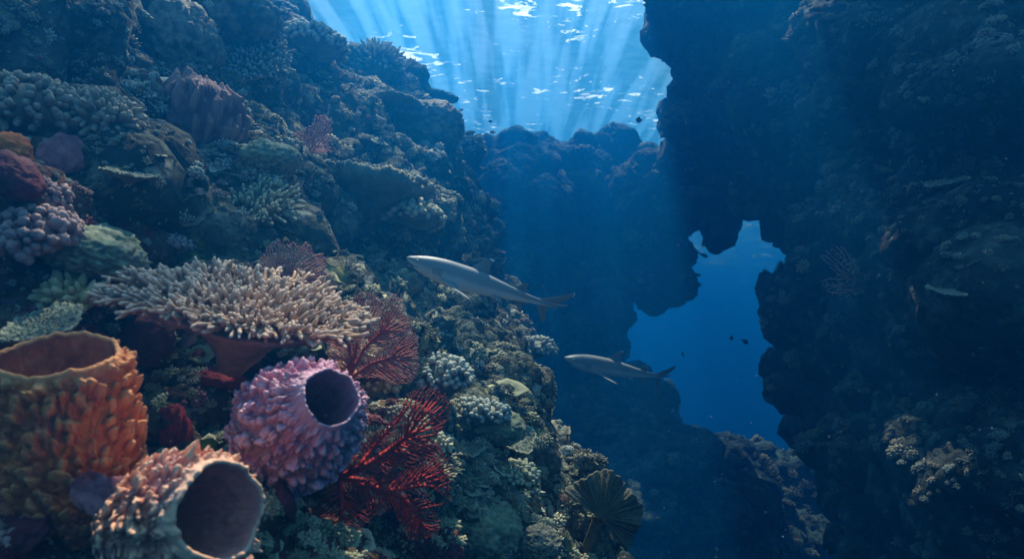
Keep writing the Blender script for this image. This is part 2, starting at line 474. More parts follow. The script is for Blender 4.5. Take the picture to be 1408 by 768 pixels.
def lumps_from(poly, depth, step, kr=(0.9, 1.5), flat=(0.45, 0.85), jit=0.35, back=1, edge=0.55, seed=0):
    r_ = random.Random(seed)
    xs = [p[0] for p in poly]; ys = [p[1] for p in poly]; out = []
    y = min(ys)
    while y < max(ys):
        x = min(xs)
        while x < max(xs):
            px, py = x + r_.uniform(-.5, .5) * step, y + r_.uniform(-.5, .5) * step
            rp = step * r_.uniform(*kr)
            ok = all(inpoly(np.array([px + ex * rp * edge]), np.array([py + ey * rp * edge]), poly)[0] for ex, ey in ((1, 0), (-1, 0), (0, -1), (0, 1)))
            if ok:
                d = depth(px, py); r = rp * d / F
                d *= 1 + r_.uniform(-1, 1) * jit * rp / F
                fl = r_.uniform(*flat)
                c = P(px, py, d) + unit(P(px, py, 1)) * r * 0.75
                out.append((c, (r * r_.uniform(0.9, 1.3), r * r_.uniform(0.9, 1.4), r * fl), r_.uniform(-.45, .45), r_.uniform(-.45, .45), r_.uniform(0, 6.3)))
                okb = all(inpoly(np.array([px + ex * rp * edge * 1.7]), np.array([py + ey * rp * edge * 1.7]), poly)[0] for ex, ey in ((1, 0), (-1, 0), (0, -1), (0, 1), (.7, .7), (-.7, .7), (.7, -.7), (-.7, -.7)))
                for b in range(back if okb else 0):
                    c2 = P(px, py, d) + unit(P(px, py, 1)) * r * (1.7 + 1.5 * b)
                    out.append((c2, (r * 1.15, r * 1.4, r * 1.1), 0, 0, 0))
            x += step
        y += step * 0.9
    return out

def ell(c, s, rx=0, ry=0, rz=0): return (np.asarray(c, float), s, rx, ry, rz)

def reef(name, lumps, voxel, mat, disp, label, seed=0.0, smooth_it=2, final=None):
    sv, st = ICO[3]
    b = MB()
    for c, s, rx, ry, rz in lumps:
        R = np.array(Matrix.Rotation(rx, 3, 'X') @ Matrix.Rotation(ry, 3, 'Y') @ Matrix.Rotation(rz, 3, 'Z'))
        b.add((sv * np.array(s)) @ R.T + c, None, st)
    o = b.build(name + '_raw', None)
    m = o.modifiers.new('r', 'REMESH'); m.mode = 'VOXEL'; m.voxel_size = voxel
    if smooth_it:
        m2 = o.modifiers.new('s', 'SMOOTH'); m2.iterations = smooth_it; m2.factor = 0.5
    dg = bpy.context.evaluated_depsgraph_get()
    me = bpy.data.meshes.new_from_object(o.evaluated_get(dg))
    bpy.data.objects.remove(o)
    n = len(me.vertices)
    co = np.empty(n * 3, np.float32); me.vertices.foreach_get('co', co); co = co.reshape(-1, 3).astype(float)
    for kind, amp, L, par in disp:
        no = np.empty(n * 3, np.float32); me.vertices.foreach_get('normal', no); no = no.reshape(-1, 3)
        p = co / L + seed
        if kind == 'fbm': h = fbm(p, par)
        elif kind == 'ridge': h = fbm(p, par, ridged=True) - 0.3
        elif kind == 'shelf':        # horizontal ledges
            p = co.copy(); p[:, 2] *= 2.6; p = p / L + seed; h = fbm(p, par, ridged=True) - 0.2
        elif kind == 'bulb':
            p = p + 0.35 * np.stack([perlin(p * 0.9 + 5), perlin(p * 0.9 + 9), perlin(p * 0.9 + 2)], 1)
            w = worley(p); h = np.sqrt(np.clip(1 - (w / par) ** 2, 0, 1)) - 0.4
            mask = np.clip(0.5 + 1.6 * perlin(co / (L * 5) + 3 + seed), 0, 1); h = h * mask
        co = co + no * (amp * h)[:, None]
        me.vertices.foreach_set('co', co.astype(np.float32).ravel()); me.update()
    for c, r in CLEAR:                     # the rock closes round the sponges, never through them
        q = co - c; dist = np.linalg.norm(q, axis=1); k = dist < r
        if k.any():
            co[k] = c + q[k] / dist[k, None] * r
    me.vertices.foreach_set('co', co.astype(np.float32).ravel()); me.update()
    me.name = name
    me.materials.append(mat)
    me.polygons.foreach_set('use_smooth', np.full(len(me.polygons), True))
    o = bpy.data.objects.new(name, me); col.objects.link(o)
    tag(o, label, 'rock', kind='structure')
    print(name, n, flush=True)
    return o

LEFT_DEPTH = Depth([(100, 640, 1.9), (0, 560, 1.75), (250, 740, 1.65), (400, 620, 2.2), (330, 430, 2.75), (450, 520, 2.6), (520, 640, 2.35), (540, 740, 2.5), (60, 420, 2.1), (30, 300, 2.1), (150, 330, 2.7), (230, 500, 2.35),
    (80, 190, 2.9), (10, 80, 3.2), (130, 90, 4.2), (280, 170, 4.3), (240, 60, 4.8), (200, 250, 3.2), (330, 300, 3.4), (330, 110, 5.6), (500, 270, 5.6), (440, 370, 5.0), (500, 400, 4.8), (540, 340, 5.3), (560, 500, 4.2), (600, 320, 7.5), (640, 400, 7.8),
    (560, 160, 8.2), (430, 120, 7.2), (340, 40, 6.6), (460, 200, 6.4), (400, 230, 5.2), (620, 560, 4.0), (620, 660, 3.3), (700, 600, 4.8), (740, 480, 7.8), (680, 500, 6.2), (690, 740, 3.9), (620, 740, 3.1), (790, 700, 5.0), (770, 600, 6.2),
    (680, 330, 9.5), (640, 220, 10.5), (600, 140, 9.0), (520, 90, 8.4), (840, 780, 4.8), (700, 420, 9.0), (0, 0, 3.6), (0, 780, 1.5), (400, 800, 1.9)])
LEFT_POLY = [(-140, -90), (340, -90), (375, 30), (470, 52), (545, 105), (625, 130), (648, 190), (672, 250), (695, 320), (700, 400), (724, 470), (736, 540), (762, 620), (812, 760), (840, 900), (-140, 900)]

lum = lumps_from(LEFT_POLY, LEFT_DEPTH, 46, seed=3, jit=1.3, edge=1.1, flat=(0.3, 0.7))
lum += lumps_from(LEFT_POLY, LEFT_DEPTH, 30, seed=4, kr=(0.7, 1.7), back=0, jit=2.0, edge=1.5, flat=(0.16, 0.45))
def dep(l): return float(np.dot(l[0], FWD))
def behind_sponges(l):
    """rock lumps give way to the sponges: they sit beside or behind them"""
    c, s = np.array(l[0], float), l[1]; R_ = max(s) * 0.9
    for p, r in CLEAR:
        u = unit(p); perp = np.linalg.norm(c - np.dot(c, u) * u)
        if perp < r + R_ * 1.0 and np.dot(c, u) - R_ < np.dot(p, u) + 0.7 * r and np.dot(c, u) > np.dot(p, u) * 0.5:
            c = c * ((np.dot(p, u) + 0.7 * r + R_) / np.dot(c, u))
    return (c,) + tuple(l[1:])
lum = [behind_sponges(l) for l in lum]
near = [l for l in lum if dep(l) < 3.6 + l[1][0]]
mid = [l for l in lum if 3.0 - l[1][0] < dep(l) < 99]
REEF = []
REEF.append(reef('reef_foreground_rock', near, 0.012, M['rock_near'],
    [('shelf', 0.07, 0.45, 4), ('ridge', 0.06, 0.25, 5), ('fbm', 0.05, 0.15, 4), ('bulb', 0.035, 0.07, 0.75), ('bulb', 0.018, 0.035, 0.7), ('ridge', 0.012, 0.05, 3)], 'dark encrusted reef rock beneath the near sponges', 0.0))
REEF.append(reef('reef_slope', mid, 0.025, M['rock_mid'],
    [('shelf', 0.32, 1.1, 4), ('fbm', 0.16, 0.55, 4), ('ridge', 0.16, 0.4, 5), ('bulb', 0.10, 0.2, 0.75), ('bulb', 0.06, 0.09, 0.7), ('ridge', 0.04, 0.11, 3), ('bulb', 0.02, 0.045, 0.7)], 'lumpy coral reef slope rising to the left', 3.0))

# far ridge, arch, right wall
FAR_DEPTH = Depth([(660, 200, 13), (720, 160, 13), (760, 260, 13.5), (740, 400, 13.5), (800, 200, 14.5), (860, 200, 14.5), (850, 320, 14.5), (900, 380, 14), (840, 520, 14), (800, 640, 12), (900, 640, 11.5), (900, 760, 10), (960, 620, 13.5),
    (1030, 610, 14), (1000, 720, 12), (1080, 640, 14), (920, 520, 15)])
FAR_POLY = [(630, 200), (690, 178), (712, 152), (745, 155), (765, 185), (800, 172), (840, 182), (870, 195), (980, 170), (980, 255), (915, 270), (918, 350), (920, 395), (870, 398), (870, 470), (905, 520), (945, 560), (965, 610), (1000, 596), (1045, 600), (1075, 625), (1110, 620), (1160, 660), (1200, 850), (700, 850), (690, 500)]
RIGHT_DEPTH = Depth([(900, 0, 10.5), (900, 150, 11.5), (930, 260, 13.0), (960, 300, 13), (1040, 280, 12.5), (1000, 100, 10), (1080, 60, 8.6), (1080, 400, 11), (1060, 520, 11), (1100, 600, 10), (1130, 260, 9.5), (1150, 100, 7.8), (1180, 400, 7.6), (1150, 520, 8),
    (1230, 200, 6.4), (1250, 60, 6), (1260, 400, 5.8), (1220, 620, 7), (1330, 300, 4.8), (1350, 100, 4.8), (1340, 600, 4.9), (1410, 400, 4.0), (1410, 650, 4.0), (1410, 100, 4.2), (1250, 780, 6)])
RIGHT_POLY = [(906, -110), (900, 60), (918, 130), (896, 200), (880, 300), (915, 262), (935, 268), (975, 272), (986, 316), (998, 296), (1050, 296), (1082, 356), (1066, 400), (1068, 440), (1082, 460), (1068, 520), (1078, 575), (1130, 640), (1165, 820), (1560, 900), (1560, -110)]
farl = lumps_from(FAR_POLY, FAR_DEPTH, 40, seed=5, jit=1.4, edge=1.05) + lumps_from(FAR_POLY, FAR_DEPTH, 22, seed=6, kr=(0.7, 1.2), back=0, edge=1.1, jit=2)
for k in range(5):     # body of the far ridge behind its face
    farl.append(ell(P(690 + 26 * k, 330 + 20 * (k % 3), 16.2), (1.2, 1.6, 1.9)))
rgtl = lumps_from(RIGHT_POLY, RIGHT_DEPTH, 50, seed=8, jit=2, back=2, edge=1.0, flat=(0.35, 0.8)) + lumps_from(RIGHT_POLY, RIGHT_DEPTH, 27, seed=9, kr=(0.7, 1.3), back=0, edge=1.0, jit=3, flat=(0.3, 0.7))
for i in range(7):  # unseen overhang rows added above the frame to shade the right wall
    for j in range(8):
        y = 4.2 + 1.35 * j; x = (3.3 if j < 3 else 4.5) + 1.1 * i + 0.4 * math.sin(3.1 * i + 1.7 * j)
        if math.sin(12.9 * i + 7.3 * j) > -0.35: rgtl.append(ell((x, y, 7.5 + 0.25 * math.sin(5 * i + j)), (0.85, 0.95, 0.6), 0, 0, i + j))
# rock above the frame: added to carry the right wall up and shade it and the cleft
for k in range(14):
    x = 2.7 + 0.33 * k; rgtl.append(ell((x + 1.2, 11.5 - 0.65 * k, 6.4), (1.25, 1.5, 1.2)))
rgtl.append(ell(P(925, 365, 13.6), (0.25, 0.4, 0.75)))
rgtl.append(ell(P(905, 385, 13.8), (0.45, 0.5, 0.35)))
for a_, b_, c_ in ((1013, 258, .35), (885, 272, .55), (918, 276, .5), (950, 268, .42), (900, 300, .5), (926, 300, .33), (898, 345, .45), (902, 372, .33), (896, 392, .33), (930, 400, .13), (922, 385, .2), (986, 284, .26), (987, 306, .19), (985, 328, .13), (1092, 415, .30), (1100, 440, .34)): rgtl.append(ell(P(a_, b_, 13.2), (c_, .5, c_ * 1.1)))
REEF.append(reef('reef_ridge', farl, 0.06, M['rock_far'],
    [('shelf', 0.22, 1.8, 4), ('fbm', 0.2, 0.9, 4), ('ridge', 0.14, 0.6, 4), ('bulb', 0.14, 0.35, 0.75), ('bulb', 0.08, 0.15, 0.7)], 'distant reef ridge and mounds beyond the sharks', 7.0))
REEF.append(reef('reef_wall', rgtl, 0.045, M['rock_wall_shaded'],
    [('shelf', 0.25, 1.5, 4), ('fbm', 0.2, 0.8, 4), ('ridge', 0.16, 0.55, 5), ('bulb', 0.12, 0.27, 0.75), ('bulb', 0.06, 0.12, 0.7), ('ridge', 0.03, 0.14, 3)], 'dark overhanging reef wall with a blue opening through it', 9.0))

BVH = []
for o in REEF:
    me = o.data; n = len(me.vertices); co = np.empty(n * 3, np.float32); me.vertices.foreach_get('co', co)
    lt = len(me.loops); li = np.empty(lt, np.int32); me.loops.foreach_get('vertex_index', li)
    ls = np.empty(len(me.polygons), np.int32); me.polygons.foreach_get('loop_start', ls)
    lists = np.split(li, ls[1:])
    BVH.append(BVHTree.FromPolygons(co.reshape(-1, 3).tolist(), [x.tolist() for x in lists]))

def ray(org, d, which=None):
    best = None
    for i, t in enumerate(BVH):
        h = t.ray_cast(Vector(org), Vector(d))
        if h[0] is not None and (best is None or h[3] < best[2]): best = (np.array(h[0]), np.array(h[1]), h[3], i)
    return best
def hit(px, py):
    return ray((0, 0, 0), unit(P(px, py, 1)))
#@@OBJECTS@@
# ------------------------------------------------------------------ builders
def local_noise_disc(b, r, h, seed, n=72, m=16, rough=0.12, dome=0.15, lump=0.02, ls=0.08):
    """a thick plate with an uneven edge, centred on the origin, top up (+Z)"""
    an = np.linspace(0, 2 * math.pi, n, endpoint=False)
    edge = r * (1 + rough * 2 * perlin(np.stack([np.cos(an) * 1.6, np.sin(an) * 1.6, an * 0 + seed], 1)) + rough * 0.7 * perlin(np.stack([np.cos(an) * 6, np.sin(an) * 6, an * 0 + seed], 1)))
    rows = []
    for k in range(m):                                   # top from centre to edge
        t = k / (m - 1)
        rows.append((t, h * 0.5 + dome * r * (1 - t * t) * -1))
    for k, (t, z) in enumerate([(1.015, h * 0.1), (1.0, -h * 0.3), (0.93, -h * 0.5), (0.75, -h * 0.75), (0.5, -h * 1.4), (0.25, -h * 2.2), (0.12, -h * 3.2)]):
        rows.append((t, z - (dome * r * (1 - t * t) if k < 5 else dome * r)))
    pts = np.array([[(edge[i] * t * math.cos(a), edge[i] * t * math.sin(a), z) for i, a in enumerate(an)] for t, z in rows])
    p = pts.reshape(-1, 3)
    tt = np.repeat([t for t, z in rows], n)
    nz = lump * fbm(p / ls + seed, 3) + lump * 0.8 * (0.5 - worley(p / (ls * 0.6) + seed))
    p = p + np.stack([p[:, 0] * 0.4 * nz / r, p[:, 1] * 0.4 * nz / r, nz], 1)
    top = np.repeat([1.0 if k < m else 0.0 for k in range(len(rows))], n)
    b.grid(p.reshape(pts.shape), wrap=True, a=tt * top)

def staghorn(b, r, n_f, flen, frad, seed=0, up=0.9, out=1.3, k=6, nub=2, ry=1.0, tiltbend=0.2):
    """a table of branching fingers, centred on the origin, top up"""
    r_ = np.random.default_rng(seed)
    for i in range(n_f):
        t = math.sqrt((i + 0.5) / n_f); a = i * 2.39996 + r_.normal() * 0.12
        edge = 1 + 0.13 * math.sin(3 * a + seed) + 0.07 * math.sin(7 * a + seed * 2)
        base = V(math.cos(a) * r * t * edge, math.sin(a) * r * ry * t * edge, 0.12 * r * t * t + r_.normal() * 0.012 * r)
        rad = V(math.cos(a), math.sin(a), 0)
        d = unit(rad * out * (t ** 1.2) + V(0, 0, up * (1 if t < 0.88 else 0.25)) + r_.normal(size=3) * 0.22)
        L = flen * r_.uniform(0.65, 1.25); R = frad * r_.uniform(0.8, 1.15)
        d2 = unit(d + r_.normal(size=3) * 0.25 + V(0, 0, tiltbend))
        pts = [base - d * L * 0.25, base + d * L * 0.25, base + d * L * 0.55 + (d2 - d) * L * 0.1, base + d * L * 0.55 + d2 * L * 0.3, base + d * L * 0.55 + d2 * L * 0.45]
        b.tube(pts, [R * 1.15, R * 1.1, R, R * 0.88, R * 0.62], k, 0, 1)
        for j in range(r_.integers(0, nub + 1)):
            s = r_.uniform(0.25, 0.7); o = base + d * L * s
            dd = unit(d + r_.normal(size=3) * 0.7 + V(0, 0, 0.2)); l = L * r_.uniform(0.25, 0.5)
            b.tube([o, o + dd * l * 0.6, o + dd * l], [R * 0.8, R * 0.7, R * 0.45], max(5, k - 1), s * 0.6, 0.95)

def knobs(b, r, n, kr, seed=0, el=(1, 1, 0.75), elong=1.5, hemi=-0.35, sub=1, taper=True):
    """a cauliflower or finger clump: rounded knobs all over a mound"""
    r_ = np.random.default_rng(seed); sv, st = ICO[sub + 1]
    cv, ct = ICO[3]
    core = cv * (1 + 0.12 * perlin(cv * 2 + seed)[:, None]) * r * 0.9 * np.array(el)
    b.add(core, None, ct, 0)
    for i in range(n):
        z = 1 - (i + 0.5) / n * (1 - hemi); a = i * 2.39996 + r_.normal() * 0.15
        s = math.sqrt(max(0, 1 - z * z)); d = V(s * math.cos(a), s * math.sin(a), z)
        w = 1 + 0.15 * perlin((d * 2 + seed)[None])[0]
        c = d * r * w * np.array(el)
        R = rot_to(unit(d / np.array(el) + r_.normal(size=3) * 0.25), r_.uniform(0, 6))
        k = kr * r_.uniform(0.75, 1.25)
        v = sv * (1 + 0.1 * r_.normal(size=(len(sv), 1)) * (sub > 1))
        v = v * np.array([k, k * r_.uniform(0.8, 1.2), k * elong * r_.uniform(0.8, 1.25)])
        b.add(v @ R.T + c, None, st, np.clip(0.5 + 0.5 * sv[:, 2], 0, 1))

def mound(b, r, seed=0, el=(1, 1, 0.8), amp=0.10, cell=0.3, sub=5, groove=0.0):
    v, t = ICO[sub]
    n = v.copy(); p = v / cell + seed
    w = worley(p); h = np.sqrt(np.clip(1 - (w / 0.75) ** 2, 0, 1))
    if groove: h = h * 0.4 + groove * (1 - 2 * np.abs(perlin(v / cell * 1.3 + seed + perlin(v * 3)[:, None])))
    h2 = 0.25 * fbm(v * 1.3 + seed, 3) + 0.035 * fbm(v * 9 + seed, 3) + 0.09 * np.clip(1 - (worley(v / 0.11 + seed) / 0.6) ** 2, 0, 1)
    b.add((v + n * (amp * h + h2)[:, None]) * r * np.array(el), None, t, h)

def barrel(b, prof, seed=0, nu=420, nv=220, knob=0.03, cu=12, cv=3.0, wall=0.018, rim_noise=0.05, inner_depth=0.8, squash=1.0, slant=0.0, inner=None, cone=1.0, collar=0.2):
    """barrel sponge: mouth at z = 0 opening up, body below; prof = [(z, radius)...] from mouth to base"""
    inner = inner or b
    zs = np.array([p[0] for p in prof]); rs = np.array([p[1] for p in prof])
    r0 = rs[0]; Lt = -zs[-1]
    u = np.linspace(0, 2 * math.pi, nu, endpoint=False)
    circ = np.stack([np.cos(u), np.sin(u)], 1)
    rimz = rim_noise * r0 * (perlin(np.stack([circ[:, 0] * 1.7, circ[:, 1] * 1.7, u * 0 + seed], 1)) + 0.4 * perlin(np.stack([circ[:, 0] * 6, circ[:, 1] * 6, u * 0 + seed], 1)))
    outl = 1 + 0.06 * perlin(np.stack([circ[:, 0] * 1.2, circ[:, 1] * 1.2, u * 0 + seed + 9], 1))
    # outer
    t = np.linspace(0, 1, nv) ** 1.15
    z = -t * Lt; r = np.interp(-z, -zs, rs)
    U, Z = np.meshgrid(u, z); Rr = np.interp(-Z, -zs, rs)
    q = np.stack([np.cos(U).ravel() * cu * 0.16, np.sin(U).ravel() * cu * 0.16, Z.ravel() / Lt * cv], 1) + seed
    q = q + 0.25 * np.stack([perlin(q * 1.4 + 1), perlin(q * 1.4 + 4), perlin(q * 1.1 + 7)], 1)
    w = worley(q)
    h = np.clip(1 - (w / 0.60) ** 2, 0, 1) ** 0.65 * (1.0 + 0.9 * perlin(q * 0.7 + 2))
    q2 = q * np.array([2.1, 2.1, 1.7]) + 5; h = h + 0.35 * np.clip(1 - (worley(q2) / 0.6) ** 2, 0, 1)
    # each knob leans towards the mouth: shift of height along z
    fl = 0.6 * (fbm(np.stack([np.cos(U).ravel() * cu * 0.2, np.sin(U).ravel() * cu * 0.2, Z.ravel() / Lt * cv * 0.35], 1) + seed + 3, 3, ridged=True))
    ramp_ = (np.clip(t / collar, 0, 1) ** 1.3)[:, None].repeat(nu, 1).ravel()
    H = knob * ramp_ * (h + 0.5 * fl + 0.22 * fbm(q * np.array([4, 4, 2.5]) + 8, 3))
    lean = knob * 1.1 * h * ramp_
    Rf = (Rr.ravel() + H) * np.tile(outl, nv)
    fade = np.exp(-t / 0.10)[:, None] * rimz[None]
    pts = np.stack([Rf * np.cos(U).ravel(), Rf * np.sin(U).ravel() * squash, Z.ravel() + fade.ravel() + lean + slant * Rf * np.cos(U).ravel() * 0], 1)
    b.grid(pts.reshape(nv, nu, 3), wrap=True, a=np.clip(h, 0, 1) * ramp_ + (1 - ramp_) * 0.9)
    # rim and inside
    rows = []; av = []
    for k, (dr, dz) in enumerate([(0, 0), (-0.25, 0.35), (-0.6, 0.42), (-0.9, 0.2), (-1.0, -0.15)]):
        rr = (r0 + dr * wall) * outl
        rows.append(np.stack([rr * circ[:, 0], rr * circ[:, 1] * squash, rimz + dz * wall], 1)); av.append(np.full(nu, 0.95))
    b.grid(np.array(rows), wrap=True, a=np.array(av))
    ni = 90; ti = np.linspace(0, 1, ni); zi = -0.15 * wall - ti * Lt * inner_depth
    ri = (r0 - wall) * (1 - 0.75 * ti ** 3.0 * cone) * (1 - 0.12 * ti)
    UU, _ = np.meshgrid(u, ti)
    rg = 0.09 * r0 * (fbm(np.stack([np.cos(UU).ravel() * 5, np.sin(UU).ravel() * 5, np.repeat(zi, nu) / r0 * 0.6], 1) + seed, 3)) * np.repeat(np.clip(ti * 8, 0, 1), nu)
    rg = rg + 0.05 * r0 * worley(np.stack([np.cos(UU).ravel() * 6, np.sin(UU).ravel() * 6, np.repeat(zi, nu) / r0 * 4], 1) + seed) * np.repeat(np.clip(ti * 8, 0, 1), nu)
    Ri = np.repeat(ri, nu) * np.tile(outl, ni) + rg
    pts = np.stack([Ri * np.cos(UU).ravel(), Ri * np.sin(UU).ravel() * squash, np.repeat(zi, nu) + (np.exp(-ti / 0.1)[:, None] * rimz[None]).ravel()], 1)
    inner.grid(pts.reshape(ni, nu, 3), wrap=True, a=np.full(ni * nu, 0.1))
    inner.add(np.vstack([pts[-nu:], [[0, 0, zi[-1]]]]), None, np.stack([np.arange(nu), (np.arange(nu) + 1) % nu, np.full(nu, nu)], 1))

def place(b, R, o):
    b.v = [v @ np.asarray(R).T + np.asarray(o) for v in b.v]
    return b

def colony(name, parts, loc, label, cat, group=None):
    """a thing made of named parts: [(part name, MB, material)] in world coordinates; one part alone is the thing itself"""
    loc = np.asarray(loc, float)
    if len(parts) == 1:
        o = parts[0][1].build(name, parts[0][2], origin=loc)
    else:
        o = empty(name, loc)
        for pn, mb, mt in parts:
            c = mb.build(pn, mt, origin=loc); c.parent = o; c.location = (0, 0, 0)
    return tag(o, label, cat, group)

# space colonisation in picture-like 2D, mapped into a plane in space
def fan_graph(poly, root, step, n_attr, seed=0, infl=60, trunk=None, kill=1.1):
    r_ = np.random.default_rng(seed)
    xs = [p[0] for p in poly]; ys = [p[1] for p in poly]
    A = np.zeros((0, 2))
    while len(A) < n_attr:
        c = np.stack([r_.uniform(min(xs), max(xs), n_attr), r_.uniform(min(ys), max(ys), n_attr)], 1)
        c = c[inpoly(c[:, 0], c[:, 1], poly)]; A = np.vstack([A, c])
    A = A[:n_attr]
    nodes = [np.array(root, float)]; par = [-1]
    for line in (trunk or []):                       # hand-laid main stems
        prev = 0
        pts = [nodes[0]] + [np.array(q, float) for q in line]
        for p, q in zip(pts[:-1], pts[1:]):
            m = max(1, int(np.linalg.norm(q - p) / step))
            for i in range(1, m + 1):
                nodes.append(p + (q - p) * i / m + r_.normal(size=2) * step * 0.08); par.append(prev); prev = len(nodes) - 1
    nd = np.full(len(A), 1e9); ni = np.zeros(len(A), int); done = 0
    for it in range(400):
        new = np.array(nodes[done:])
        if len(new) == 0: break
        D = np.linalg.norm(A[:, None] - new[None], axis=2)
        j = D.argmin(1); dj = D[np.arange(len(A)), j]
        up_ = dj < nd; nd[up_] = dj[up_]; ni[up_] = j[up_] + done
        done = len(nodes)
        keep = nd > kill * step; A, nd, ni = A[keep], nd[keep], ni[keep]
        if len(A) == 0: break
        act = nd < infl
        if not act.any(): act = nd < nd.min() + step
        N_ = np.array(nodes); grow = {}
        dirs = (A[act] - N_[ni[act]]) / nd[act][:, None]
        acc = np.zeros((len(nodes), 2)); np.add.at(acc, ni[act], dirs)
        idx = np.unique(ni[act])
        for i in idx:
            d = acc[i]; L = np.linalg.norm(d)
            if L < 1e-3: d = r_.normal(size=2); L = np.linalg.norm(d)
            ro = N_[i] - nodes[0]; d = d / L + 0.8 * ro / (np.linalg.norm(ro) + 1e-6); L = np.linalg.norm(d) + 1e-6
            q = N_[i] + d / L * step + r_.normal(size=2) * step * 0.12
            nodes.append(q); par.append(i)
        if len(nodes) > 30000: break
    return np.array(nodes), np.array(par)

def fan(b, poly, root, d, step=3.0, n_attr=1500, seed=0, tilt=(0, 0), thick=0.0006, grow=0.42, bulge=0.03, trunk=None, maxr=0.02, twig=0, infl=60, k=4):
    nodes, par = fan_graph(poly, root, step, n_attr, seed, infl, trunk)
    n = len(nodes)
    cnt = np.ones(n)
    for i in range(n - 1, 0, -1): cnt[par[i]] += cnt[i] if par[i] >= 0 else 0
    leaf = cnt.copy()
    R = np.minimum(thick * leaf ** grow, maxr)
    x0, y0 = root
    r_ = np.random.default_rng(seed + 1)
    q = (nodes - np.array(root)) 
    dd = d + tilt[0] * q[:, 0] * d / F + tilt[1] * q[:, 1] * d / F
    dd = dd + bulge * perlin(np.stack([nodes[:, 0] / 45, nodes[:, 1] / 45, np.full(n, seed * 1.7)], 1)) + 0.004 * perlin(np.stack([nodes[:, 0] / 6, nodes[:, 1] / 6, np.full(n, seed * 1.7)], 1))
    W = dd[:, None] * FWD + ((nodes[:, 0] - 704) / F * dd)[:, None] * RIGHT + ((384 - nodes[:, 1]) / F * dd)[:, None] * UP
    p = W[par[1:]]; c = W[1:]
    t = c - p; t /= np.linalg.norm(t, axis=1)[:, None] + 1e-9
    u = np.cross(t, FWD); u /= np.linalg.norm(u, axis=1)[:, None] + 1e-9
    w = np.cross(t, u)
    an = np.linspace(0, 2 * math.pi, k, endpoint=False)
    off = np.cos(an)[None, :, None] * u[:, None] + np.sin(an)[None, :, None] * w[:, None]
    ra = R[par[1:]]; rb = R[1:]; ra = np.minimum(ra, rb * 1.6)
    va = p[:, None] + off * ra[:, None, None]; vb = c[:, None] + off * rb[:, None, None]
    v = np.concatenate([va, vb], 1).reshape(-1, 3)
    m = n - 1; base = np.arange(m)[:, None] * 2 * k; j = np.arange(k)[None]; j2 = (j + 1) % k
    quads = np.stack([base + j, base + j2, base + k + j2, base + k + j], -1).reshape(-1, 4)
    a = np.repeat(np.clip(np.log(leaf[1:]) / math.log(60), 0, 1), 2 * k)
    b.add(v, quads, None, a)
    if twig:
        i = r_.integers(1, n, twig); L = step * r_.uniform(0.5, 1.1, twig) * d / F
        dirn = t[i - 1] + r_.normal(size=(twig, 3)) * 0.55 + FWD * r_.normal(size=(twig, 1)) * 0.4
        dirn /= np.linalg.norm(dirn, axis=1)[:, None]
        s = W[i]; e_ = s + dirn * L[:, None]
        uu = np.cross(dirn, V(0.3, 0.2, 1)); uu /= np.linalg.norm(uu, axis=1)[:, None]; ww = np.cross(dirn, uu)
        h = thick * 0.8
        v = np.stack([s + uu * h, s - 0.5 * uu * h + 0.87 * ww * h, s - 0.5 * uu * h - 0.87 * ww * h, e_], 1).reshape(-1, 3)
        bb = np.arange(twig)[:, None] * 4
        tr = np.concatenate([bb + np.array([[0, 1, 3]]), bb + np.array([[1, 2, 3]]), bb + np.array([[2, 0, 3]])], 0)
        b.add(v, None, tr, 0.0)
    return W[0]

# ------------------------------------------------------------------ coral materials
M['sponge_orange'] = coral_mat('sponge_orange', (0.86, 0.25, 0.08), (0.46, 0.11, 0.05), tip=(0.90, 0.38, 0.15), tip_pos=(0.45, 1.15), scale=14, bump=1.0, bump_scale=170, bump_dist=0.006, patch=(0.6, 0.17, 0.10), sss=0.1)
M['sponge_orange_in'] = coral_mat('sponge_orange_in', (0.7, 0.23, 0.12), (0.26, 0.08, 0.05), scale=12, bump=0.5, bump_scale=80)
M['sponge_purple'] = coral_mat('sponge_purple', (0.60, 0.27, 0.37), (0.34, 0.13, 0.19), tip=(0.74, 0.44, 0.52), tip_pos=(0.5, 1.15), scale=16, bump=0.5, bump_scale=120, bump_dist=0.005, patch=(0.36, 0.2, 0.24), sss=0.15)
M['sponge_purple_in'] = coral_mat('sponge_purple_in', (0.76, 0.34, 0.42), (0.52, 0.2, 0.26), scale=18, bump=0.5, bump_scale=90)
M['sponge_pink'] = coral_mat('sponge_pink', (0.72, 0.34, 0.22), (0.46, 0.18, 0.14), tip=(0.8, 0.5, 0.33), tip_pos=(0.5, 1.15), scale=16, bump=0.5, bump_scale=120, bump_dist=0.005, patch=(0.5, 0.24, 0.22), sss=0.15)
M['sponge_pink_in'] = coral_mat('sponge_pink_in', (0.82, 0.33, 0.27), (0.5, 0.22, 0.2), scale=18, bump=0.5, bump_scale=90)
M['sponge_brown'] = coral_mat('sponge_brown', (0.22, 0.12, 0.13), (0.09, 0.05, 0.06), tip=(0.34, 0.2, 0.17), tip_pos=(0.4, 1.1), scale=9, bump_scale=60, bump_dist=0.01)
M['stag_tan'] = coral_mat('stag_tan', (0.40, 0.25, 0.155), (0.18, 0.10, 0.065), tip=(0.70, 0.54, 0.42), tip_pos=(0.45, 1.0), scale=10, bump=0.8, bump_scale=300, bump_dist=0.002, sss=0.08)
M['stalk_pink'] = coral_mat('stalk_pink', (0.5, 0.3, 0.27), (0.24, 0.13, 0.12), scale=14, bump_scale=90)
M['stag_green'] = coral_mat('stag_green', (0.28, 0.31, 0.2), (0.1, 0.12, 0.08), tip=(0.58, 0.55, 0.38), tip_pos=(0.4, 1.0), scale=8, bump_scale=200)
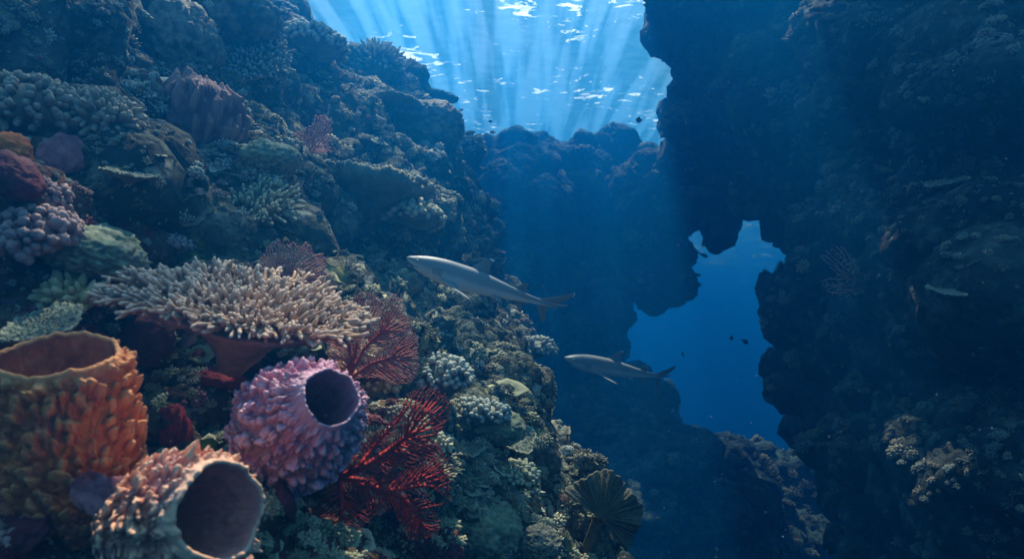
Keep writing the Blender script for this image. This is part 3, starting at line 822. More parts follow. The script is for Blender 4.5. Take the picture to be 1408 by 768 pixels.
M['stag_grey'] = coral_mat('stag_grey', (0.24, 0.27, 0.23), (0.09, 0.11, 0.1), tip=(0.46, 0.5, 0.42), tip_pos=(0.4, 1.0), scale=8, bump_scale=160)
M['knob_mauve'] = coral_mat('knob_mauve', (0.34, 0.22, 0.2), (0.14, 0.08, 0.08), tip=(0.46, 0.32, 0.3), tip_pos=(0.5, 1.1), scale=12, bump_scale=130)
M['knob_grey'] = coral_mat('knob_grey', (0.24, 0.23, 0.17), (0.10, 0.09, 0.07), tip=(0.42, 0.39, 0.3), tip_pos=(0.5, 1.1), scale=10, bump_scale=120)
M['knob_yellow'] = coral_mat('knob_yellow', (0.5, 0.36, 0.15), (0.24, 0.17, 0.08), tip=(0.66, 0.55, 0.32), tip_pos=(0.4, 1.1), scale=14, bump_scale=140, sss=0.1)
M['mound_green'] = coral_mat('mound_green', (0.22, 0.27, 0.17), (0.1, 0.12, 0.08), tip=(0.36, 0.36, 0.22), tip_pos=(0.4, 1.1), scale=9, bump_scale=100, patch=(0.38, 0.3, 0.22))
M['mound_brown'] = coral_mat('mound_brown', (0.14, 0.15, 0.125), (0.05, 0.055, 0.05), tip=(0.3, 0.28, 0.2), tip_pos=(0.4, 1.1), scale=6, bump=0.8, bump_scale=40, bump_dist=0.02)
M['plate'] = coral_mat('plate', (0.22, 0.25, 0.18), (0.08, 0.095, 0.08), tip=(0.5, 0.48, 0.34), tip_pos=(0.85, 1.05), scale=7, bump=0.9, bump_scale=60, bump_dist=0.015)
M['white_crust'] = coral_mat('white_crust', (0.6, 0.58, 0.56), (0.3, 0.2, 0.26), scale=20, bump=0.8, bump_scale=120)
M['fan_pink'] = coral_mat('fan_pink', (0.62, 0.27, 0.24), (0.42, 0.16, 0.15), scale=14, bump=0, tip=(0.44, 0.08, 0.08), tip_pos=(0.5, 1.0))
M['fan_dusty'] = coral_mat('fan_dusty', (0.62, 0.32, 0.29), (0.45, 0.22, 0.2), scale=14, bump=0, tip=(0.3, 0.12, 0.11), tip_pos=(0.5, 1.0))
M['fan_red'] = coral_mat('fan_red', (0.32, 0.05, 0.045), (0.16, 0.03, 0.03), scale=12, bump=0, tip=(0.42, 0.03, 0.025), tip_pos=(0.35, 0.85))
M['fan_green'] = coral_mat('fan_green', (0.16, 0.17, 0.12), (0.1, 0.1, 0.075), scale=10, bump=0, tip=(0.2, 0.2, 0.14), tip_pos=(0.3, 1.0))
M['fan_sheet'] = coral_mat('fan_sheet', (0.16, 0.16, 0.11), (0.08, 0.08, 0.06), scale=30, bump=0.9, bump_scale=90, bump_dist=0.01)
M['crust_red'] = coral_mat('crust_red', (0.36, 0.03, 0.04), (0.14, 0.012, 0.02), scale=25, bump=0.9, bump_scale=120, bump_dist=0.006)
M['crust_orange'] = coral_mat('crust_orange', (0.66, 0.19, 0.03), (0.36, 0.08, 0.02), scale=25, bump=0.8, bump_scale=120, bump_dist=0.006)
M['crust_olive'] = coral_mat('crust_olive', (0.26, 0.22, 0.035), (0.12, 0.1, 0.02), scale=20, bump=0.7, bump_scale=100, bump_dist=0.006)
M['crust_pink'] = coral_mat('crust_pink', (0.42, 0.18, 0.2), (0.2, 0.07, 0.09), scale=25, bump=0.8, bump_scale=120, bump_dist=0.006)
M['crust_maroon'] = coral_mat('crust_maroon', (0.15, 0.03, 0.045), (0.06, 0.012, 0.02), scale=20, bump=0.8, bump_scale=100, bump_dist=0.006)

# ------------------------------------------------------------------ barrel sponges
def sponge(name, mouth_px, d, axis, prof, label, mat, mat_in, spin=0, **kw):
    check(label, *mouth_px, d); o = P(*mouth_px, d); R = rot_to(axis, spin)
    b, bi = MB(), MB(); barrel(b, prof, inner=bi, **kw)
    place(b, R, o); place(bi, R, o)
    return colony(name, [('body', b, M[mat]), ('inner_wall', bi, M[mat_in])], o, label, 'sponge')

for sp in SPONGES:
    sponge('barrel_sponge', sp['mouth'], sp['d'], sp['axis'], sp['prof'], sp['label'], sp['mat'], sp['mat_in'], seed=sp['seed'], **sp['kw'])

# ------------------------------------------------------------------ staghorn tables and branching corals
def stag(name, px, py, d, nrm, r, n, fl, fr, label, mat, seed, stalk=None, ry=1.0, **kw):
    check(label, px, py, d); o = P(px, py, d); R = rot_to(nrm, math.pi / 2)
    b = MB(); staghorn(b, r, n, fl, fr, seed=seed, ry=ry, **kw)
    disc = MB(); local_noise_disc(disc, r * 0.76, r * 0.07, seed, n=64, m=10, rough=0.08, dome=-0.0, lump=0.01, ls=0.05)
    disc.v = [v * np.array([1, ry, 1]) - np.array([0, 0, 0.07 * r]) for v in disc.v]
    place(b, R, o); place(disc, R, o)
    b2 = [('branches', b, M[mat]), ('base_plate', disc, M['stalk_pink'])]
    if stalk:
        sb = MB(); tgt = P(*stalk)
        ax = o - R[:, 2] * r * 0.02
        ts = np.linspace(0, 1, 12)
        pts = [ax + (tgt - ax) * t_ + np.array([0, 0, -0.03 * math.sin(3.1 * t_)]) for t_ in ts]
        sb.tube(pts, [r * (0.36 * (1 - t_) ** 2.2 + 0.14) for t_ in ts], 28)
        v = sb.v[0]; nrm_ = fbm(v / 0.05, 4); ctr = np.array(pts).mean(0)
        sb.v[0] = v + (v - ctr) * (0.12 * nrm_)[:, None]
        b2.append(('stalk', sb, M['stalk_pink']))
    return colony(name, b2, o, label, 'coral')

UPn = lambda r, f: unit(V(r, f, 1.0))
stag('table_coral', 338, 430, 2.12, cdir(0.20, 0.92, -0.30), 0.345, 760, 0.066, 0.0072, 'broad tan staghorn table coral with pale finger tips above the purple sponge', 'stag_tan', 3, stalk=(318, 500, 2.22), ry=0.62, up=0.75, out=1.7, k=7, nub=3)
stag('staghorn_coral', 322, 290, 2.95, cdir(-0.05, 0.80, -0.6), 0.26, 260, 0.06, 0.0085, 'grey green staghorn coral between the dark brown sponge and the tan table', 'stag_green', 9, ry=0.8, k=6)
stag('staghorn_coral', 205, 288, 2.7, cdir(0.1, 0.75, -0.62), 0.155, 170, 0.04, 0.0085, 'short fingered yellow brown coral on a ledge left of the grey green staghorn', 'stag_green', 14, ry=0.65, k=6)
stag('staghorn_coral', 340, 84, 4.35, cdir(0.1, 0.6, -0.8), 0.24, 230, 0.06, 0.009, 'grey bushy staghorn coral right of the dark brown sponge near the surface', 'stag_grey', 21, ry=0.9, k=5)

def fit(px, py, d, r, sink=0.35):
    """rest a colony on the rock that is really there"""
    h = hit(px, py)
    if h is None: return d, r
    hd = float(np.dot(h[0], FWD)); nd = hd - 0.0 * r
    if hd < d or hd > d + r * 0.6:
        nd = hd + r * hd / d * (sink - 0.35)
        return nd, r * nd / d
    return d, r

def clump(name, px, py, d, r, n, kr, label, mat, seed, el=(1, 1, 0.75), elong=1.6, tilt=(0, 0), cat='coral', sub=1, snap=False, hemi=-0.35):
    d0 = d; d, r = fit(px, py, d, r); kr *= d / d0; o = P(px, py, d)
    b = MB(); knobs(b, r, n, kr, seed, el, elong, hemi, sub)
    place(b, rot_to(V(tilt[0], tilt[1], 1), seed), o)
    return colony(name, [('x', b, M[mat])], o, label, cat)

clump('finger_coral', 140, 163, 2.35, 0.11, 150, 0.012, 'pale grey coral with blunt fingers jutting from the left wall', 'knob_grey', 1, el=(1.15, 1, 0.6), elong=2.4, tilt=(0.3, -0.5), sub=2)
clump('finger_coral', 40, 150, 2.2, 0.125, 150, 0.013, 'dull knobbly coral at the left edge beside the pale blunt fingered coral', 'knob_grey', 2, el=(1.2, 1, 0.75), elong=1.6, tilt=(0.3, -0.5), sub=2)
clump('cauliflower_coral', 45, 320, 2.0, 0.10, 110, 0.015, 'mauve brown knob coral at the left edge above the orange sponge', 'knob_mauve', 3, el=(1.3, 1, 0.7), elong=1.1, tilt=(0.2, -0.6), sub=2)
clump('finger_coral', 98, 410, 1.95, 0.07, 46, 0.012, 'yellow finger coral behind the rim of the orange sponge', 'knob_yellow', 4, el=(1.3, 1, 0.6), elong=2.6, tilt=(0.1, -0.3), sub=2)
clump('cauliflower_coral', 512, 530, 2.2, 0.072, 90, 0.0095, 'yellowish grey cauliflower coral between the red fans and purple sponge', 'knob_yellow', 5, el=(1.1, 1, 0.9), elong=1.4, sub=2)
clump('cauliflower_coral', 244, 338, 2.45, 0.06, 110, 0.0075, 'pale blue white knobby coral behind the upper edge of the tan table', 'white_crust', 6, el=(1.3, 1, 0.6), elong=1.2, sub=1)
clump('cauliflower_coral', 595, 612, 2.9, 0.07, 90, 0.01, 'small pale green coral clump behind the tips of the red fan', 'stag_green', 7, el=(1.2, 1, 0.6), elong=2.0)
clump('cauliflower_coral', 548, 570, 2.4, 0.04, 60, 0.0065, 'little grey knob coral below the yellowish grey cauliflower coral', 'knob_grey', 8, elong=1.3)
clump('cauliflower_coral', 605, 520, 3.5, 0.14, 170, 0.015, 'grey green bushy coral mound right of the dusty pink fan', 'stag_grey', 10, el=(1.25, 1, 0.75), elong=1.7)
clump('spiky_coral', 518, 95, 7.6, 0.27, 260, 0.018, 'dark spiky ball shaped coral on the skyline of the slope', 'stag_grey', 11, el=(1, 1, 0.85), elong=5.0)
clump('bushy_coral', 428, 62, 7.4, 0.34, 260, 0.03, 'broad dome of bushy coral on the skyline above the slope', 'stag_grey', 12, el=(1.05, 1, 0.5), elong=1.5)
clump('cauliflower_coral', 700, 655, 4.3, 0.15, 170, 0.015, 'olive cauliflower coral on the lower slope beneath the second shark', 'stag_green', 15, el=(1.35, 1, 0.6), elong=1.6)
clump('cauliflower_coral', 650, 570, 3.9, 0.15, 190, 0.014, 'wide grey cauliflower coral on the slope below the first shark', 'stag_grey', 17, el=(1.4, 1, 0.55), elong=1.5)
clump('cauliflower_coral', 730, 480, 7.4, 0.20, 120, 0.024, 'small round grey bush coral on the slope edge between the two sharks', 'stag_grey', 18, el=(1.5, 1, 0.6), elong=1.5)
clump('cauliflower_coral', 565, 300, 6.6, 0.3, 200, 0.03, 'cluster of lit coral knobs under the tip of the long plate coral', 'stag_green', 19, el=(1.5, 1, 0.4), elong=1.4)

def mnd(name, px, py, d, r, label, mat, seed, el=(1, 1, 0.8), amp=0.1, cell=0.3, groove=0.0, tilt=(0, 0), cat='coral', sub=5):
    d, r = fit(px, py, d, r, 0.5); o = P(px, py, d); b = MB(); mound(b, r, seed, el, amp, cell, sub, groove); place(b, rot_to(V(tilt[0], tilt[1], 1), seed), o)
    return colony(name, [('x', b, M[mat])], o, label, cat)
mnd('boulder_coral', 245, 62, 4.6, 0.25, 'big dark boulder coral with a rough skin above the dark brown sponge', 'mound_brown', 3, el=(1, 1, 1.15), cell=0.12, amp=0.06)
mnd('boulder_coral', 335, 25, 6.4, 0.3, 'smooth dark dome coral at the top edge of the slope', 'mound_brown', 5, el=(1.1, 1, 0.85), cell=0.2, amp=0.03)
mnd('brain_coral', 130, 345, 2.25, 0.14, 'green brain coral slope between mauve knobs and tan table', 'mound_green', 6, el=(1.1, 1, 0.55), cell=0.17, amp=0.13, groove=0.6, tilt=(0.4, -0.2))
mnd('boulder_coral', 585, 175, 8.0, 0.36, 'rounded dark coral mound under the overhanging table on the skyline', 'mound_brown', 8, el=(1.2, 1, 0.8), cell=0.14, amp=0.06)
mnd('brain_coral', 685, 585, 4.6, 0.17, 'pale grey rounded coral head on the slope below the second shark tail', 'mound_green', 9, el=(1.2, 1, 0.6), cell=0.14, amp=0.06, groove=0.4, tilt=(0.3, -0.2))
mnd('brain_coral', 665, 725, 3.7, 0.17, 'green grooved brain coral at the bottom right of the red fan', 'mound_green', 11, el=(1.1, 1, 0.8), cell=0.16, amp=0.08, groove=0.7)
mnd('brain_coral', 735, 745, 4.2, 0.15, 'dark grooved brain coral at the foot of the slope beside the ruffled fan', 'mound_brown', 13, el=(1.2, 1, 0.7), cell=0.14, amp=0.08, groove=0.8)
mnd('boulder_coral', 370, 222, 4.4, 0.17, 'pale topped boulder coral above the staghorn and left of the long plate', 'mound_green', 14, el=(1.1, 1, 0.7), cell=0.14, amp=0.06)
mnd('tube_sponge', 727, 548, 5.2, 0.05, 'small upright tube sponge standing alone on the slope edge', 'mound_green', 16, el=(0.62, 0.62, 1.2), cell=0.2, amp=0.04, cat='sponge', sub=4)

def plate(name, px, py, d, r, label, seed, el=(1, 1), tilt=(0, 0), h=0.12, mat='plate', lump=0.03, rough=0.12, fuzz=0, dome=0.05):
    if fuzz != 901: d, r = fit(px, py, d, r, 0.1)
    o = P(px, py, d); b = MB(); local_noise_disc(b, r, r * h, seed, n=160, m=30, rough=rough, dome=dome, lump=lump * r * 2, ls=0.16 * r)
    b.v = [v * np.array([el[0], el[1], 1]) for v in b.v]
    if fuzz:
        r_ = np.random.default_rng(seed); sv, st = ICO[2]
        for i in range(fuzz):
            t = math.sqrt(r_.uniform(0, 1)); a = r_.uniform(0, 6.283); s = r * r_.uniform(0.018, 0.032)
            c = V(math.cos(a) * r * t * el[0], math.sin(a) * r * t * el[1], r * h * 0.5 - dome * r * (1 - t * t) + s * 0.3)
            b.add(sv * np.array([s, s, s * 1.6]) + c, None, st, 0.9 + 0.1 * sv[:, 2])
    place(b, rot_to(V(tilt[0], tilt[1], 1), 0), o)
    return colony(name, [('x', b, M[mat])], o, label, 'coral')
plate('plate_coral', 508, 258, 4.7, 0.52, 'long flat plate coral jutting from the slope above the first shark', 31, el=(1, 0.85), tilt=(0.12, -0.06), h=0.2, fuzz=901)
plate('plate_coral', 596, 134, 8.6, 0.34, 'dark table coral overhanging open water on the skyline', 33, el=(1, 0.8), tilt=(0.1, -0.12), h=0.16, fuzz=300)
plate('plate_coral', 548, 140, 8.0, 0.33, 'table coral with pale edge just left of the overhanging dark table', 35, el=(1, 0.8), tilt=(0.15, -0.1), h=0.16, fuzz=300)
plate('plate_coral', 455, 235, 5.2, 0.25, 'small rough plate coral on the root of the long flat plate', 37, el=(1.2, 0.8), tilt=(0.15, -0.25), h=0.14, fuzz=250)
plate('plate_coral', 180, 238, 2.9, 0.13, 'thin pale edged plate coral above the short fingered yellow brown coral', 39, el=(1.2, 0.7), tilt=(0.25, -0.25), h=0.09, fuzz=250)
plate('plate_coral', 560, 160, 7.2, 0.28, 'dull green plate coral below the pale edged table near the skyline', 41, el=(1.2, 0.8), tilt=(0.1, -0.2), h=0.14, fuzz=250)
plate('plate_coral', 640, 610, 4.1, 0.14, 'flat olive plate coral right of the red fan tips', 43, el=(1.2, 0.8), tilt=(0.15, -0.35), h=0.12, fuzz=300)
plate('plate_coral', 712, 600, 4.7, 0.17, 'pale plate coral on the slope under the nose of the second shark', 45, el=(1.1, 0.8), tilt=(0.2, -0.5), h=0.1, fuzz=200)
plate('plate_coral', 60, 445, 1.85, 0.10, 'thin whitish plate coral leaning behind the orange sponge mouth', 47, el=(1.4, 0.7), tilt=(0.2, -0.45), h=0.1, fuzz=160, lump=0.08)
plate('plate_coral', 1300, 250, 4.6, 0.13, 'single pale plate coral jutting from the dark right wall', 49, el=(1.5, 0.7), tilt=(-0.35, -0.2), h=0.1, fuzz=60)
plate('plate_coral', 1300, 398, 4.9, 0.13, 'faint green plate coral low on the dark right wall', 51, el=(1.3, 0.7), tilt=(-0.1, -0.35), h=0.12, fuzz=60)

# ------------------------------------------------------------------ sea fans
def seafan(name, poly, root, d, label, mat, cat='sea fan', **kw):
    [check(label, *poly[i], d) for i in range(0, len(poly), 4)]; b = MB(); o = fan(b, poly, root, d, **kw)
    return colony(name, [('x', b, M[mat])], o, label, cat)
seafan('sea_fan', [(355, 360), (372, 335), (384, 328), (388, 340), (402, 332), (414, 340), (420, 332), (428, 338), (432, 350), (444, 348), (450, 360), (448, 372), (452, 380), (446, 388), (400, 392), (368, 380)], (385, 405), 2.55,
       'dusty pink fan rising behind the tan table coral', 'fan_dusty', step=1.5, n_attr=5000, seed=1, thick=0.0013, grow=0.2, twig=12000, tilt=(0.1, -0.2), bulge=0.02)
seafan('sea_fan', [(450, 470), (470, 430), (492, 402), (515, 402), (528, 415), (542, 402), (552, 412), (558, 436), (566, 440), (568, 455), (575, 462), (574, 490), (576, 505), (568, 525), (545, 530), (520, 520), (480, 520), (452, 505)], (478, 522), 2.38,
       'rose coloured fan with red veins right of the tan table coral', 'fan_pink', step=1.5, n_attr=9000, seed=2, thick=0.0010, grow=0.28, twig=26000, tilt=(0.1, -0.1), bulge=0.03, maxr=0.007,
       trunk=[[(500, 480), (525, 455)], [(492, 470), (503, 445)], [(510, 500), (540, 490)], [(482, 490), (480, 465)]])
seafan('sea_whip_fan', [(455, 640), (500, 610), (530, 585), (552, 560), (560, 540), (585, 530), (606, 536), (622, 553), (618, 580), (596, 600), (606, 620), (624, 640), (618, 690), (585, 665), (606, 715), (600, 740), (560, 740), (540, 700), (500, 720), (480, 767), (445, 767), (440, 690)], (466, 655), 2.0,
       'deep red branching fan with thick stems below the purple sponge', 'fan_red', step=1.9, n_attr=7000, seed=3, thick=0.0011, grow=0.3, twig=12000, tilt=(0.05, -0.1), bulge=0.06, maxr=0.009, infl=30,
       trunk=[[(490, 648), (530, 622), (562, 598)], [(500, 660), (520, 672), (552, 682), (572, 702), (582, 722)], [(470, 690), (468, 725), (480, 766)], [(505, 668), (540, 674), (572, 668)], [(495, 640), (515, 612), (535, 590)], [(475, 640), (488, 622)]])
seafan('sea_fan', [(398, 208), (402, 185), (415, 178), (428, 172), (432, 160), (445, 158), (455, 165), (456, 185), (452, 200), (456, 210), (430, 212)], (425, 222), 4.6,
       'pale pink fan standing alone in the dark hollow high on the slope', 'fan_dusty', step=1.6, n_attr=2400, seed=4, thick=0.0028, grow=0.15, twig=5000, bulge=0.04)
seafan('sea_fan', [(1128, 352), (1148, 336), (1165, 340), (1180, 370), (1196, 385), (1190, 402), (1160, 410), (1135, 400), (1130, 385), (1150, 378)], (1200, 392), 5.5,
       'brownish fan leaning out from the right wall towards the blue opening', 'fan_dusty', step=2.2, n_attr=900, seed=6, thick=0.003, grow=0.2, twig=900, bulge=0.08)

def ruffled_fan():
    """upright leathery fan with a lobed edge and raised veins"""
    n, m = 150, 60; cx, cy, d = 818, 722, 3.45
    an = np.linspace(-0.9, 2.6, n) ; rows = []
    lob = 1 + 0.06 * np.sin(an * 5 + 1) + 0.035 * np.abs(np.sin(an * 8)) + 0.015 * np.sin(an * 31)
    for k in range(m):
        t = k / (m - 1)
        px = cx + 8 + np.cos(an) * 54 * t * lob; py = cy - 12 - np.sin(an) * 60 * t * lob
        dd = d + 0.028 * t * np.sin(an * 9) * t + 0.006 * np.sin(an * 41) * t + 0.05 * t * t
        rows.append(np.stack([P(a, b_, c) for a, b_, c in zip(px, py, dd)]))
    pts = np.array(rows)
    back = pts + FWD * 0.018
    b = MB(); b.grid(pts, a=np.repeat(np.linspace(0, 1, m), n)); b.grid(back[:, ::-1]); b.grid(np.stack([pts[-1], back[-1]]))
    v = MB()
    for i in range(5, n, 9):
        wv = pts[:, i] - FWD * 0.004
        v.tube(wv[:: 4], np.linspace(0.0045, 0.0015, len(wv[::4])), 5)
        for s in (20, 34, 46):
            j2 = min(n - 1, i + 4); q = [pts[s, i], pts[min(m - 1, s + 8), (i + j2) // 2], pts[min(m - 1, s + 14), j2]]
            v.tube(np.array(q) - FWD * 0.004, [0.0022, 0.0016, 0.001], 4)
    foot = MB(); foot.tube([P(822, 715, 3.47), P(812, 745, 3.50), P(800, 790, 3.6)], [0.03, 0.035, 0.05], 10)
    colony('ruffled_fan', [('blade', b, M['fan_sheet']), ('veins', v, M['fan_green']), ('stalk', foot, M['fan_sheet'])], P(812, 745, 3.50), 'large dark green ruffled fan at the foot of the slope', 'sea fan')
ruffled_fan()

# ------------------------------------------------------------------ small coloured sponges and crusts near the lens
def crust(name, px, py, r_px, label, mat, seed, el=(1, 1, 0.5), cat='sponge', amp=0.12, cell=0.35, lift=0.3):
    h = hit(px, py); p, n_ = h[0], h[1]
    if np.dot(n_, unit(p)) > 0: n_ = -n_
    r = r_px * np.dot(p, FWD) / F
    b = MB(); mound(b, r, seed, el, amp, cell, 4); place(b, rot_to(n_ + 0.3 * V(0, 0, 1), seed), p + n_ * r * el[2] * lift)
    return colony(name, [('x', b, M[mat])], p, label, cat)
crust('encrusting_sponge', 300, 522, 30, 'bright red crust on the rock left of the purple sponge', 'crust_red', 1, el=(1, 1, 0.35), cell=0.2, amp=0.2)
crust('encrusting_sponge', 330, 524, 14, 'small orange sponge touching the red crust beside the purple sponge', 'crust_orange', 2, el=(1.4, 1, 0.5))
crust('encrusting_sponge', 345, 495, 22, 'maroon crust under the stalk of the tan table coral', 'crust_maroon', 3)
crust('encrusting_sponge', 278, 622, 20, 'olive yellow lump above the tan pink sponge', 'crust_olive', 4, el=(1, 1, 0.6))
crust('encrusting_sponge', 212, 612, 26, 'whitish crust between the orange and the tan pink sponge', 'white_crust', 5, el=(1.2, 1, 0.3), cell=0.15, amp=0.25)
crust('encrusting_sponge', 200, 470, 30, 'dark wine coloured crust under the left end of the tan table', 'crust_maroon', 6, el=(1.2, 1, 0.4), cell=0.2, amp=0.2)
crust('encrusting_sponge', 12, 210, 26, 'orange sponge lump at the left edge below the dull knobbly coral', 'crust_orange', 7, el=(1, 1, 0.7))
crust('encrusting_sponge', 18, 245, 34, 'wine red lumpy sponge at the left edge under the orange lump', 'crust_maroon', 8, el=(1, 1, 0.6))
crust('encrusting_sponge', 88, 212, 24, 'salmon pink sponge fold below the pale blunt fingered coral', 'crust_pink', 9, el=(1.5, 1, 0.3))
crust('encrusting_sponge', 238, 590, 24, 'dull red crust above the whitish crust', 'crust_red', 10, el=(1.2, 1, 0.25), cell=0.15, amp=0.25)
crust('encrusting_sponge', 390, 690, 26, 'dark wine crust between the tan pink sponge and the red fan', 'crust_maroon', 12, el=(1, 1, 0.4))
crust('encrusting_sponge', 30, 725, 40, 'dark red crust under the orange barrel sponge', 'crust_maroon', 13, el=(1.2, 1, 0.3), cell=0.15, amp=0.2)
crust('encrusting_sponge', 120, 740, 34, 'pale grey lumpy crust at the bottom edge left of the tan pink sponge', 'white_crust', 14, el=(1.2, 1, 0.3), cell=0.13, amp=0.25)
crust('encrusting_sponge', 410, 505, 14, 'small yellow green crust under the right end of the tan table', 'mound_green', 15, el=(1.4, 1, 0.5))

def leaf_sponge():
    n, m = 60, 30; o = P(140, 684, 1.5)
    s = np.linspace(-1, 1, n); t = np.linspace(0, 1, m)
    Sx, T = np.meshgrid(s, t)
    w = 0.075 * (0.35 + 0.65 * np.sin(np.pi * np.clip(T * 0.8 + 0.1, 0, 1)))
    x = Sx * w; y = (T - 0.5) * 0.085 + 0.012 * np.abs(Sx); z = 0.018 * np.sin(3 * Sx) * T + 0.01 * perlin(np.stack([Sx.ravel() * 3, T.ravel() * 3, 0 * T.ravel()], 1)).reshape(Sx.shape)
    loc = np.stack([x, y, z], -1)
    R = np.stack([cdir(1, -0.15, 0), cdir(0.15, 1, 0.1), cdir(0, 0.3, -1)], 1)
    pts = loc @ R.T + o; b = MB(); b.grid(pts); b.grid((pts - R[:, 2] * 0.008)[:, ::-1])
    for e_ in (pts[:, 0], pts[:, -1], pts[0], pts[-1]): b.grid(np.stack([e_, e_ - R[:, 2] * 0.008]))
    colony('leaf_sponge', [('x', b, M['crust_pink'])], o, 'folded salmon leaf sponge between the orange and tan pink sponges', 'sponge')
leaf_sponge()

# ------------------------------------------------------------------ sharks
def shark_material():
    m, nt, b = mat_base('shark_skin'); L = nt.links.new
    at = N(nt, 'ShaderNodeAttribute'); at.attribute_name = 'tip'      # 0 belly, 0.5 back, 0.75 dark fin, 1 white fin tip
    n1 = N(nt, 'ShaderNodeTexNoise'); n1.inputs['Scale'].default_value = 9; n1.inputs['Detail'].default_value = 5
    tc = N(nt, 'ShaderNodeTexCoord'); L(tc.outputs['Object'], n1.inputs['Vector'])
    ad = N(nt, 'ShaderNodeMath', operation='MULTIPLY_ADD'); L(n1.outputs['Fac'], ad.inputs[0]); ad.inputs[1].default_value = 0.12; L(at.outputs['Fac'], ad.inputs[2])
    r = ramp_node(nt, [(0.08, (0.70, 0.71, 0.69)), (0.24, (0.56, 0.58, 0.57)), (0.36, (0.27, 0.29, 0.295)), (0.62, (0.21, 0.23, 0.24)), (0.76, (0.19, 0.205, 0.21)), (0.95, (0.19, 0.205, 0.21)), (1.0, (0.85, 0.87, 0.88))])
    L(ad.outputs[0], r.inputs[0]); L(r.outputs[0], b.inputs['Base Color'])
    b.inputs['Roughness'].default_value = 0.5; b.inputs['Specular IOR Level'].default_value = 0.3
    n2 = N(nt, 'ShaderNodeTexNoise'); n2.inputs['Scale'].default_value = 120; L(tc.outputs['Object'], n2.inputs['Vector'])
    bp = N(nt, 'ShaderNodeBump'); bp.inputs['Strength'].default_value = 0.15; bp.inputs['Distance'].default_value = 0.002
    L(n2.outputs['Fac'], bp.inputs['Height']); L(bp.outputs[0], b.inputs['Normal'])
    return m
M['shark'] = shark_material()
M['eye'] = coral_mat('eye', (0.35, 0.36, 0.33), (0.3, 0.3, 0.28), bump=0, rough=0.2)
M['pupil'] = coral_mat('pupil', (0.01, 0.01, 0.01), (0.01, 0.01, 0.01), bump=0, rough=0.1)
M['gill'] = coral_mat('gill', (0.05, 0.055, 0.06), (0.04, 0.045, 0.05), bump=0)

